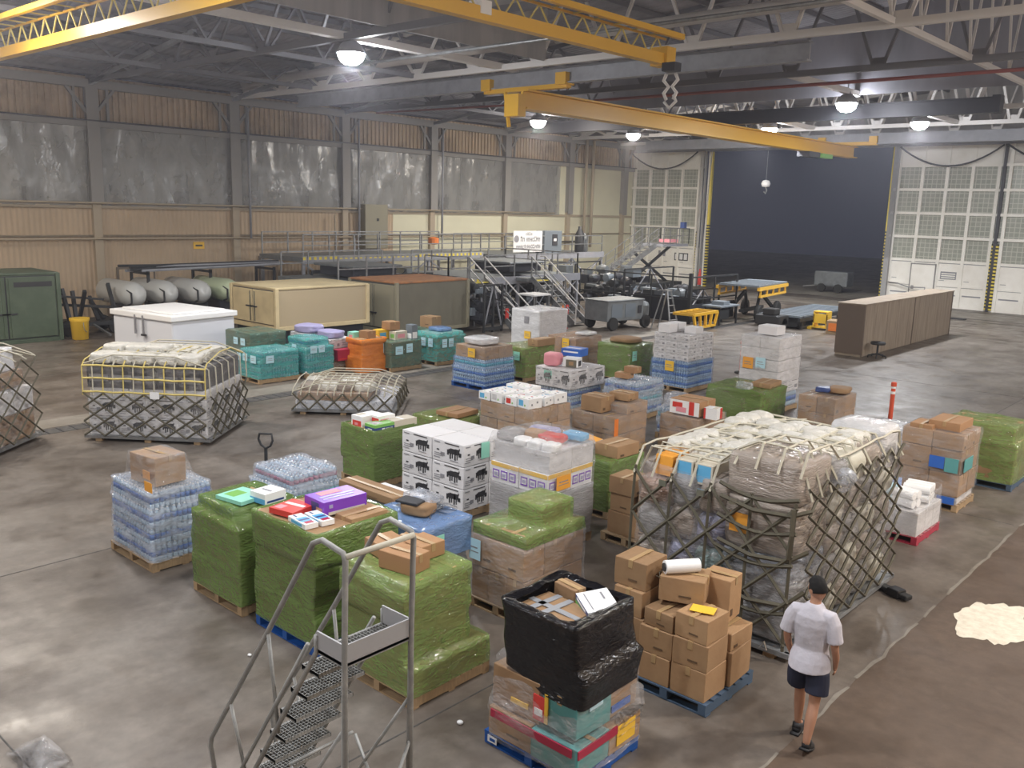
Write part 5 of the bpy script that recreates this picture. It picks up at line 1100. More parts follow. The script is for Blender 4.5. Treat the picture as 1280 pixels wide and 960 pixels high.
printbox('picture box standing on the wrapped animal-print cartons, below the blue box',(-14.35,18.35,1.16),(.42,.3,.24),'pure_white',[('L',.2,.9,.0,.8,'iso_olive'),('L',.4,.7,.2,.6,'cardboard'),('R',.1,.8,.1,.7,'ink')],.3)
load('green-wrapped stack with a brown lid, centre background',-15.3,22.4,1.25,1.3,[(.35,'brown',2,2),(.35,'brown',2,2,0,1,0,1),(.35,'brown',2,2,.0,1,0,.95)],'film_green',seed=35,sheets=[('R',.05,.72,.24,.3,'paper_teal')],pal_label='pallet under the green stack with a brown lid')
bundle('brown paper lid with a white glint on the centre green stack',(-15.9,23.0,1.2),(.85,.8,.16),'cardboard',15,0,cat='bundle',name='paper_bundle')
t=load('blue and aqua bottled water stack with a small brown carton on top',-12.35,18.45,1.1,1.25,[(.26,'water',3,3),(.28,'waterteal',3,3),(.28,'water',3,3,.05,1,0,1)],'film_hazy',seed=36,amp=.04,pal_label='pallet under the blue and aqua water stack')
carton('small brown carton on the blue and aqua water stack, left',(-13.0,18.8,1.0),(.4,.3,.14),'red',.1); carton('smaller brown carton on the blue and aqua water stack, upper',(-12.85,18.95,1.14),(.34,.3,.16),'red',-.1)
t=load('blue-banded water stack with rows of white cartons above, centre right background',-13.39,22.59,1.3,1.5,[(.25,'water',3,3),(.27,'water',3,3),(.27,'water',3,3,0,1,0,1)]+[(.19,'white',3,3,.03,.97,.03,.97)]*4,None,seed=37,films=[(0,3,'film_bluewater','open'),(3,7,'film_clear','closed')],sheets=[('L',.45,.6,.3,.3,'paper_yellow')],pal_label='pallet under the blue-banded water and white carton stack')
for k,(a,b2) in enumerate(((-.95,.3),(-.95,.8),(-.3,.7))): carton('small white carton on the blue-banded stack, %s'%['nearest','rear left','right'][k],(-13.39+a+.0,22.59+b2,1.7),(.4,.42,.2+.06*(k<2)),'blank')
load('tall clear-wrapped stack of white cartons right of the orange post',-10.3,21.94,1.15,1.35,[(.4,'water',3,3),(.3,'white',2,2)]+[(.3,'blank',2,2)]*4,'film_clear',seed=38,sheets=[('L',.7,1.15,.3,.3,'paper_orange'),('L',.35,1.2,.28,.28,'paper_bluewhite')],pal_label='pallet under the tall white carton stack',amp=.03)
carton('white carton crowning the tall white carton stack',(-10.85,22.5,2.06),(.55,.5,.24),'blank')
load('wide green-wrapped load behind the netted cargo',-9.72,19.9,1.5,1.4,[(.4,'brown',2,2),(.42,'brown',2,2,0,1,0,1)],'film_green',seed=39,amp=.04,pal_label='pallet under the wide green-wrapped load')
carton('brown carton leaning in the wide green-wrapped load',(-10.1,20.9,.96),(.5,.8,.12),'brown',.1)
bundle('pale blue crumpled film in front of the wide green load',(-10.3,20.1,.94),(.4,.2,.2),'film_hazy',16,0,cat='film',name='crumpled_film',amp=.15)
# brown boxes
t=load('clear-wrapped stack of brown cartons with an orange stripe, centre',-10.75,15.3,1.2,1.25,[(.34,'brown',2,2),(.4,'brown',2,2),(.22,'brown',2,1,0,1,.35,1)],'film_clear',seed=40,amp=.03,pal_label='pallet under the centre brown carton stack')
MB().box(.61,.615,-.66,-.52,.2,.85,'orange').build('orange_stripe',t)
carton('brown carton on the near left of the centre brown stack',(-11.45,15.6,.9),(.55,.5,.34),'brown'); carton('brown carton behind on the centre brown stack',(-11.15,16.15,1.12),(.5,.45,.16),'brown',.1)
t=load('small green-wrapped stack with a yellow box and an opened carton',-8.5,12.0,1.0,1.05,[(.44,'brown',2,2),(.44,'brown',2,2)],'film_green',seed=41,sheets=[('R',.3,.62,.3,.1,'paper_teal')],pal_label='pallet under the small green stack with the yellow box')
carton('brown carton with a white label on the small green stack',(-8.75,12.55,1.03),(.5,.62,.22),'brown',-.05)
printbox('yellow-topped white box on the small green stack',(-9.25,12.3,1.03),(.34,.5,.22),'pure_white',[('T',0,1,0,1,'paper_orange'),('L',0,1,.7,1,'paper_orange'),('R',.2,.8,.1,.4,'leaf_green')],.1,tilt=(0,.15))
t=load('low brown stack under the red and white baby boxes',-9.65,16.85,1.0,1.25,[(.3,'brown',1,2),(.34,'brown',1,2)],'film_clear',seed=42,pal_label='pallet under the baby boxes stack')
cb=carton('brown carton with a red and white printed front, centre',(-10.1,17.35,.8),(.75,.7,.34),'red')
MB().box(-10.47,-9.73,16.985,16.995,.81,1.12,'pure_white').box(-10.4,-10.15,16.98,16.985,.95,1.07,'red').box(-9.98,-9.85,16.98,16.985,.82,1.12,'red').box(-10.3,-10.05,16.975,16.98,.86,.97,'pink').build('printed_panel',cb,loc=(10.1,-17.35,-.8))
printbox('small red and white box right of the printed carton, centre',(-9.5,17.2,.8),(.3,.3,.24),'pure_white',[('L',0,.15,0,1,'red'),('R',.6,1,0,1,'red'),('T',.6,.9,.1,.9,'cream_card')],.1)
bundle('hazy bag of blue bottles left of the printed carton, centre',(-10.85,17.9,.72),(.5,.5,.35),'film_hazy',17,cat='bag',name='bag')
load('low hazy water stack left of the baby boxes',-10.55,17.5,.6,.9,[(.3,'water',2,2),(.3,'waterteal',2,2)],'film_hazy',seed=43,amp=.04)
# small brown stack near big net
pallet('pallet under the small loose brown cartons left of the netted cargo',-7.15,11.2,.9,1.05)
for k,(x,y,zz,s,lab) in enumerate(((-.6,.3,0,(.45,.45,.36),'bottom left'),(-.22,.3,0,(.32,.4,.4),'bottom right'),(-.6,.32,.36,(.44,.42,.3),'second on the left'),(-.6,.33,.66,(.48,.5,.28),'top of the left stack'),(-.2,.42,.4,(.32,.45,.3),'upper right'),(-.45,.8,0,(.7,.4,.6),'rear'))):
    carton('loose brown carton left of the netted cargo, %s'%lab,(-7.15+x,11.2+y,.14+zz),s,'brown',.04*(k-2))
tag(MB().box(-7.16,-7.155,11.4,11.6,.28,.42,'paper').build('paper_label'),'white label on the loose brown cartons left of the netted cargo','label')
bundle('orange bag lying behind the loose brown cartons left of the netted cargo',(-7.3,12.05,1.0),(.3,.25,.1),'orange',18,cat='bag',name='bag')
# right side
t=load('brown and tan cartons in clear film with blue water packs, right of the trench posts',-8.2,20.7,.95,1.3,[(.4,'brown',2,2),(.4,'brown',2,2)],'film_clear',seed=44,pal_label='pallet under the stack topped by a blue cloth')
bundle('dark blue cloth on the brown stack behind the netted cargo',(-8.75,21.2,.98),(.35,.3,.12),'navy',19,.4,cat='cloth',name='cloth',amp=.15)
bundle('tan wrapped pack on the brown stack behind the netted cargo',(-8.45,21.5,.97),(.5,.6,.14),'cardboard',20,.2,cat='pack',name='paper_bundle')
load('grey clear-wrapped low stack right of the netted cargo',-5.95,18.7,.75,.9,[(.4,'dark',1,1),(.4,'blank',1,1)],'film_hazy',seed=45)
t=load('tall reddish carton stack with a blue and a green patch, right side',-4.32,16.92,1.1,1.05,[(.14,'blank',1,1,.02,.98,.02,.98),(.42,'brown',2,2),(.44,'brown',2,2),(.3,'brown',2,2,.0,1,.0,1)],'film_clear',seed=46,amp=.02,pal_label='wooden pallet under the tall reddish carton stack',corner=.03)
MB().box(.0,.26,-.575,-.565,.78,1.0,'blue').build('printed_panel',t); MB().box(.27,.5,-.58,-.57,.74,1.0,'teal_card').build('printed_panel',t); MB().box(.575,.585,-.5,.0,.76,1.0,'teal_card').build('printed_panel',t); MB().box(.2,.5,-.57,-.56,.15,.28,'blue').build('printed_panel',t)
carton('reddish carton, highest on the tall reddish stack',(-4.75,17.5,1.44),(.55,.8,.16),'red'); carton('reddish carton on the left of the tall reddish stack',(-5.1,17.2,1.42),(.4,.5,.1),'red')
carton('clear-wrapped brown carton left of the tall reddish stack',(-5.75,17.35,0),(.42,.5,.8),'brown')
load('rightmost green-wrapped stack at the edge of the photo',-3.95,19.1,1.35,1.15,[(.42,'brown',2,2),(.4,'brown',2,2,.0,1,0,1),(.3,'brown',2,2,.0,.95,.02,.98)],'film_green_light','pallet_slate',pal_label='dark pallet under the rightmost green-wrapped stack',seed=47,amp=.04)
# paper rolls
t=load('low clear-wrapped stack under the paper towel packs, on a red pallet',-4.27,14.66,1.15,1.14,[(.42,'blank',3,3)],'film_clear','pallet_red',pal_label='red pallet under the paper towel packs',seed=48,amp=.03,corner=.08,top='open')
def rollpack(label,x,y,z,L,n,m,rz):
    t=thing('paper_roll_pack',label,'roll pack',(x,y,z),rz)
    for i in range(n):
        for k in range(2): MB().lathe((0,(i-(n-1)/2)*.145,.075+k*.14),[(.02,-L/2),(.07,-L/2),(.073,0),(.07,L/2),(.02,L/2)],14,m,axis='X').build('paper_roll',t,smooth=False)
rollpack('white paper roll pack at the rear right of the red pallet',-4.55,15.4,.57,.42,3,'pure_white',.1)
rollpack('blue-printed paper roll pack at the left of the red pallet',-5.08,15.25,.57,.55,3,'print_blue',.3)
rollpack('white paper roll pack at the near corner of the red pallet',-4.6,14.95,.55,.36,2,'pure_white',-.2)
rollpack('aqua paper roll pack in the middle of the red pallet',-4.95,14.98,.56,.34,2,'paper_bluewhite',.5)
film(thing('film_skirt','clear film rim bulging around the paper towel packs','film',(-4.27-.575,14.66+.57,0)),[(.5,-.56,.56,-.55,.55),(.66,-.58,.57,-.56,.57),(.78,-.55,.56,-.4,.57)],'film_clear',50,.04,top='open',lip=.04,corner=.15)
# ------------------------------------------------------------------ netted air cargo
def air_pallet(label,t0,a,b,rz):
    t=thing('cargo_sheet_pallet',label,'air cargo pallet',(t0[0],t0[1],0),rz)
    MB().box(-a,a,-b,b,.09,.12,'aluminium').build('sheet',t)
    MB().box(-a-.03,a+.03,-b-.03,-b+.04,.07,.13,'galv').box(-a-.03,a+.03,b-.04,b+.03,.07,.13,'galv').box(-a-.03,-a+.04,-b,b,.07,.13,'galv').box(a-.04,a+.03,-b,b,.07,.13,'galv').build('rim',t)
    for i in (-1,0,1): MB().box(i*a*.8-.07,i*a*.8+.07,-b,b,0,.09,'pallet_wood').build('bearer',t)
    return t
def sidegrid(q,u0,u1,z0,z1,fn,cells,rows,r=.02,m=None,vert=True):
    'diamond net on one side; fn(u,z) gives the surface point'
    N=8; du=(u1-u0)/cells; dz=(z1-z0)/rows
    def ln(ua,za,ub,zb): q.tube([fn(ua+(ub-ua)*i/6,za+(zb-za)*i/6) for i in range(7)],r,4,m)
    for i in range(cells):
        for k in range(rows):
            ua=u0+i*du; za=z0+k*dz
            ln(ua,za,ua+du,za+dz); ln(ua+du,za,ua,za+dz)
# --- the big one
cx,cy=-5.22,11.2; A,B=1.12,1.6
air_pallet('aluminium cargo sheet pallet under the largest netted load',(cx,cy),A+.05,B+.1,0)
G1='wrapped bundles stacked on the left face of the largest netted load'
rn=random.Random(12)
for k,(z0,h,m) in enumerate(((.13,.42,'film_grey'),(.55,.34,'film_grey'),(.87,.32,'film_hazy'),(1.18,.66,'film_tan'),(1.84,.54,'film_tan'))):
    bundle('big wrapped block at the near corner of the netted cargo, %s'%['lowest','second from the floor','third from the floor','fourth, with a yellow label','topmost'][k],(cx+A-.5,cy-B+.48,z0),(.98,.94,h*1.04),m,k+1,0,amp=.03,p=9,cat='bundle')
tag(MB().box(-4.95,-4.7,9.555,9.565,1.42,1.66,'paper_orange').build('yellow_label'),'yellow label on the near corner block of the netted cargo','label')
cols_=[(-6.34,-5.86),(-5.86,-5.45),(-5.45,-5.06)]
for i,(x0,x1) in enumerate(cols_):
    zs=[.13,.6,1.05,1.5,1.95] if i else [.13,.5,.95,1.4,1.8]
    for k in range(4):
        m=['goods_a','film_grey','goods_b','film_tan','goods_c'][(i*2+k*3)%5]
        bundle('bagged bundle on the left face of the netted cargo, %s column, %s row'%(['far left','middle','right'][i],['bottom','second','third','top'][k]),((x0+x1)/2,cy-B+.4,zs[k]),(x1-x0+.03,.85,zs[k+1]-zs[k]+.04),m,i*5+k+20,0,amp=.08,p=4)
for k,(x,m1,m2) in enumerate(((-5.98,'paper_orange','paper_orange'),(-5.68,'sky_blue','cream_card'),(-5.4,'sky_blue','cream_card'))):
    printbox('%s under the net, upper left of the big netted cargo'%['orange box','left blue and cream box','right blue and cream box'][k],(x,cy-B+.25,1.86),(.25,.4,.26),m2,[('L',.1,.9,.1,.95,m1)],0)
# right face: bags
for r_ in range(5):
    for c in range(4):
        m=['cream_bag','film_tan','film_grey'][(r_*2+c)%3]
        bundle('pale bagged bundle on the right face of the netted cargo, row %d up, column %d from the near corner'%(r_+1,c+1) if 0 else 'pale bagged bundle on the right face of the netted cargo, %s row, %s column'%(['lowest','second','middle','fourth','top'][r_],['nearest','second','third','farthest'][c]),(cx+A-.42,cy-B+1.18+c*.56,.13+r_*.42),(.86,.58,.44),m,r_*4+c+40,0,amp=.06,p=4)
bundle('tall white wrapped block at the far right corner of the netted cargo',(cx+A-.4,cy+B-.3,1.75),(.8,.6,.66),'film_white',70,0,amp=.03,p=8)
bundle('core bundle filling the back of the netted cargo',(cx-.35,cy+.5,.13),(1.4,2.2,1.8),'film_grey',71,0,amp=.02,p=8)
# top packets
for i in range(6):
    for k in range(8):
        x=cx-A+.2+i*.335+rn.uniform(-.03,.03); y=cy-B+.72+k*.315+rn.uniform(-.03,.03)
        if x>-4.95 and y<cy-B+1: continue
        bundle('white wrapped packet on top of the largest netted load',(x,y,1.9+rn.uniform(-.02,.1)+(.12 if x>-4.9 else 0)),(.36,.34,.26),'packet',rn.randint(1,6),rn.uniform(-.2,.2),group='white packets on the netted cargo',amp=.07,p=3.6,name='white_packet',cat='packet')
t=thing('cargo_net','olive strap net over the largest load, white across the top','cargo net',(cx,cy,0))
def fL(u,z): w=noise.noise(Vector((u*2,z*2,1)))*.04; return (u,-B-.08-abs(w)-.03*math.sin(z*2),z)
def fR(u,z): w=noise.noise(Vector((u*2,z*2,5)))*.04; return (A+.07+abs(w)+.03*math.sin(z*2),u,z)
q=MB(); sidegrid(q,-A,A-.0,.2,1.9,fL,4,3,.024,'net_strap')
for i in range(5): u=-A+i*(2*A-.02)/4; q.tube([fL(u,z) for z in (.12,.5,1,1.5,1.95)],.022,4,'net_strap')
for z in (.62,1.22,1.6,2.0): q.tube([fL(A-1.0+j*.17,z-.1*math.sin(math.pi*j/6)) for j in range(7)],.026,4,'net_strap')
q.build('side_net',t)
q=MB(); sidegrid(q,-B+.1,B,.15,2.1,fR,6,6,.02,'net_strap')
q.build('side_net',t)
q=MB()
def ft(x,y): return (x,y,2.18+.03*noise.noise(Vector((x*4,y*4,0)))+(.13 if x>.3 else 0)+(.22 if x>.15 and y<-.65 else 0))
for i in range(9):
    x=-A+i*A/4; q.tube(([(x,-B-.1,1.85)] if x<.1 else [(x,-B-.06,2.25)])+[ft(x,-B+.1+j*.3) for j in range(11)]+[(x,B+.05,1.9)],.017,4,'net_strap_top')
for k in range(12):
    y=-B+.15+k*.27; q.tube([(-A-.06,y,1.8)]+[ft(-A+.1+j*.25,y) for j in range(9)]+[(A+.08,y,1.95)],.017,4,'net_strap_top')
for k in range(5): q.tube([ft(-A+.1+j*.25,-B+.2+k*.6+j*.2*1) for j in range(8) if -B+.2+k*.6+j*.2<B],.012,4,'net_strap_top')
q.build('top_net',t)
q=MB()
for x in (-.65,-.1,.35): 
    q.box(x-.05,x+.05,-B-.15,-B-.12,1.78,1.86,'steel_ring')
for x in (-.9,-.3,.3,.9): q.tube([(x,-B-.16,.2),(x-.04,-B-.18,.13),(x+.04,-B-.18,.13)],.02,5,'steel_ring',close=True)
q.build('ring',t)
q=MB()
for s in (0,1,2): q.tube([(A-.95,-B-.12,.75+s*.55),(A-.5,-B-.15,.66+s*.56),(A-.05,-B-.1,.7+s*.55),(A+.1,-B+.1,.85+s*.5)],.028,4,'net_strap')
q.tube([(A-.02,-B-.13,1.9),(A,-B-.16,1.6),(A-.03,-B-.14,1.3)],.03,4,'net_strap'); q.build('tie_strap',t)
bundle('clump of clear film knotted at the near top corner of the netted cargo',(cx+A+.02,cy-B+1.15,1.85),(.3,.45,.3),'film_hazy',30,0,amp=.2,p=2,name='crumpled_film',cat='film')
film(thing('film_skirt','clear film over the left face of the big netted load','film',(-5.7,9.75,0)),[(.2,-.64,.62,-.14,.3),(1.0,-.66,.62,-.16,.3),(1.98,-.64,.62,-.12,.3)],'film_clear',63,.04,top='open',off=.0)
film(thing('film_skirt','clear film over the right half of the big netted load','film',(cx+.7,cy+.35,0)),[(.4,-.42,.42,-1.15,1.2),(1.2,-.44,.44,-1.15,1.2),(2.0,-.42,.42,-1.15,1.2)],'film_clear',61,.04,top='open')
# --- rotated netted pallets at the left
def netted(label_,c,a,b,rz,tiers,name_):
    air_pallet('aluminium cargo sheet pallet under %s'%name_,c,a+.06,b+.06,rz)
    root=thing('netted_load','%s, goods wrapped in film'%label_,'netted load',(c[0],c[1],0),rz)
    rnd=random.Random(len(name_)); z=.13
    for (h,kind,nx,ny,fx0,fx1,fy0,fy1,fm) in tiers:
        x0,x1,y0,y1=-a+2*a*fx0,-a+2*a*fx1,-b+2*b*fy0,-b+2*b*fy1
        stack(root,[(h,kind,nx,ny,x0,x1,y0,y1)],z,rnd)
        film(root,[(z,x0,x1,y0,y1),(z+h,x0,x1,y0,y1)],fm,int(z*10)+3,.045,corner=.1); z+=h
    return root,z
c1=G(108,552);c2=G(307,525); ctr=((c1.x+c2.x)/2,(c1.y+c2.y)/2)
rz1=R(39); a1,b1=1.42,1.2
r1,zt=netted('netted white cartons before the white container',ctr,a1-.12,b1-.12,rz1,[(.42,'animal',4,3,0,1,0,1,'film_clear'),(.42,'animal',4,3,.0,1,0,1,'film_clear'),(.2,'blank',3,2,.02,1,.0,.98,'film_clear'),(.5,'dark',5,2,.0,.98,.0,1,'film_clear')],'the netted load in front of the white container')
rn=random.Random(3)
for i in range(5):
    for k in range(3):
        o=bundle('white crumpled packet on the netted load before the white container',(0,0,0),(.5,.55,.24),'packet',rn.randint(1,6),group='white packets on the left netted load',amp=.1,name='white_packet',cat='packet')
        lx,ly=-1.05+i*.48,-.75+k*.6; o.location=(ctr[0]+lx*math.cos(rz1)-ly*math.sin(rz1),ctr[1]+lx*math.sin(rz1)+ly*math.cos(rz1),zt+.0+(.1 if k==1 and i<3 else 0)); o.rotation_euler.z=rz1+rn.uniform(-.3,.3)
def net_over(label,ctr,a,b,rz,zt,cl=5,rows=3,yellow=True,zy=1.1,slope=.05):
    t=thing('cargo_net',label,'cargo net',(ctr[0],ctr[1],0),rz)
    def f1(u,z): return (u,-b-.06-slope*(1-z/zt)-.03*abs(noise.noise(Vector((u*2,z*2,1)))),z)
    def f2(u,z): return (a+.06+slope*(1-z/zt),u,z)
    q=MB(); zz=zy if yellow else zt
    sidegrid(q,-a,a,.15,zz,f1,cl,rows,.022,'net_strap'); q.build('side_net',t)
    q=MB(); sidegrid(q,-b,b,.15,zz,f2,cl-1,rows,.022,'net_strap'); q.build('side_net',t)
    q=MB()
    m='net_yellow' if yellow else 'net_strap_top'
    for i in range(cl*2+1):
        x=-a+i*a/cl
        q.tube([f1(x,zz-.05),f1(x,zt-.02),(x,-b+.05,zt+.1),(x,-b*.3,zt+.25),(x,b*.3,zt+.24),(x,b,zt)],.016,4,m if i%2==0 else 'net_strap_top')
    for k in range(7):
        y=-b+k*b/3; q.tube([f2(y,zz),f2(y,zt-.02),(a-.05,y,zt+.05),(a*.5,y,zt+.24),(-a*.5,y,zt+.24),(-a,y,zt+.03)],.015,4,'net_strap_top')
    if yellow:
        for z in (zz+.02,(zz+zt)/2+.02,zt): q.tube([f1(-a+2*a*i/8,z+.015*(i%2)) for i in range(9)],.022,4,m)
    q.build('top_net',t); return t
net_over('olive net with yellow upper straps over the load before the white container',ctr,a1-.08,b1-.08,rz1,zt,6,3,True,1.08)
o=MB().box(-.2,0,-b1-.05,-b1-.04,1.0,1.15,'paper').build('paper_label',None,loc=(ctr[0]+.35*math.cos(rz1),ctr[1]+.35*math.sin(rz1),0),rz=rz1)
tag(o,'white paper label on the net before the white container','label')
c1=G(358,518);c2=G(512,497); ctr=((c1.x+c2.x)/2,(c1.y+c2.y)/2); rz2=R(42)
r2,zt=netted('low netted load on a flat sheet pallet beside the trench',ctr,1.2,1.05,rz2,[(.22,'blank',4,3,0,1,0,1,'film_hazy'),(.2,'brown',4,3,.02,.75,0,.9,'film_clear')],'the low netted load beside the trench')
for i in range(4):
    for k in range(2):
        o=bundle('pale folded pack on the low netted load beside the trench',(0,0,0),(.55,.6,.2),'packet' if (i+k)%2 else 'film_tan',rn.randint(1,6),group='pale packs on the low netted load',amp=.1,name='white_packet',cat='packet')
        lx,ly=-.9+i*.45,-.5+k*.6; o.location=(ctr[0]+lx*math.cos(rz2)-ly*math.sin(rz2),ctr[1]+lx*math.sin(rz2)+ly*math.cos(rz2),zt-.03); o.rotation_euler.z=rz2
net_over('pale net drawn over the low load beside the trench',ctr,1.25,1.1,rz2,zt,6,1,False,slope=.1)
# left edge load
ctr=(-20.6,5.55); rz3=R(39)
r3,zt=netted('tall netted load cut by the left edge of the photo',ctr,1.25,1.05,rz3,[(.6,'brown',3,3,0,1,0,1,'film_clear'),(.5,'blank',3,3,0,1,0,1,'film_clear'),(.35,'brown',2,2,.05,.95,.1,.95,'film_clear'),(.45,'blank',2,2,.1,.9,.1,.9,'film_white')],'the tall netted load at the left edge')
net_over('olive net over the tall load cut by the left edge of the photo',ctr,1.3,1.1,rz3,zt-.2,5,4,False,slope=.05)
# ------------------------------------------------------------------ rolling warehouse ladder
L0=thing('rolling_ladder','grey tubular rolling ladder with grated steps in the foreground','ladder')
xa,xb,ya,yb=-4.62,-4.32,3.27,3.84; zp=2.28
def T(name,pts,r=.02,m='ladder_grey'): return MB().tube(pts,r,10,m).build(name,L0,smooth=True)
q=MB().box(xa,xb,ya,ya+.012,zp,zp+.13,'ladder_plate').box(xa,xb,yb-.012,yb,zp,zp+.13,'ladder_plate').box(xb-.012,xb,ya,yb,zp-.02,zp+.13,'ladder_plate'); q.build('toe_board',L0)
def grate(x0,x1,y0,y1,z,name):
    q=MB()
    for y in (y0,y1-.006): q.box(x0,x1,y,y+.006,z-.03,z,'ladder_grey')
    q.box(x0,x0+.02,y0,y1,z-.035,z+.004,'ladder_grey').box(x1-.006,x1,y0,y1,z-.03,z,'ladder_grey')
    n=int((y1-y0)/.028)
    for i in range(n): q.box(x0,x1,y0+i*.028,y0+i*.028+.004,z-.02,z+.004,'grating')
    for k in range(1,6): x=x0+(x1-x0)*k/6; q.box(x-.0025,x+.0025,y0,y1,z-.012,z+.001,'grating')
    return q.build(name,L0)
grate(xa,xb,ya,yb,zp,'platform_floor')
xs=-6.02; ns=9
for i in range(1,ns+1):
    u=i/(ns+1); x=xa+(xs-xa)*u; grate(x-.08,x+.11,ya+.03,yb-.03,zp*(1-u)+.02,'step')
for y in (ya,yb):
    T('side_rail',[(xa,y,zp+.1),(xa,y,zp-.02),(xs,y,.08)],.019)
    T('side_rail',[(xa-.1,y,zp-.0),(xs-.14,y,.1)],.016)
    T('handrail',[(xb,y,.05),(xb,y,zp),(xb+.02,y,3.0),(xb+.0,y,3.04),(xa+.08,y,3.07),(xa-.02,y,3.02),(-5.2,y,2.2),(-6.06,y,.98),(-6.08,y,.9),(-5.95,y,.35)],.02)
    T('brace',[(-5.2,y,2.2),(-5.1,y,1.45)],.014); T('brace',[(-5.75,y,1.42),(-5.55,y,.85)],.014)
    T('rear_leg',[(xb-.05,y,.06),(xb-.02,y,1.2),(xb,y,zp)],.02)
    T('brace',[(xb,y,zp-.45),(-5.3,y,.4)],.013); T('base_rail',[(xb,y,.32),(xs+.1,y,.32)],.016); T('brace',[(xb,y,.32),(-4.95,y,1.25)],.013)
    for x in (xb,xs+.15): MB().lathe((x,y,.06),[(.02,-.02),(.06,-.02),(.06,.02),(.02,.02)],14,'rubber',axis='Y').build('caster',L0)
T('cross_bar',[(xb+.02,ya,3.02),(xb+.02,yb,3.02)],.02,'net_strap_top'); T('cross_bar',[(xb,ya,.9),(xb,yb,.9)],.014); T('cross_bar',[(xb,ya,.32),(xb,yb,.32)],.016); T('brace',[(xb,ya,.35),(xb,yb,1.5)],.013)
T('cross_bar',[(-4.98,ya,1.25),(-4.98,yb,1.25)],.014)
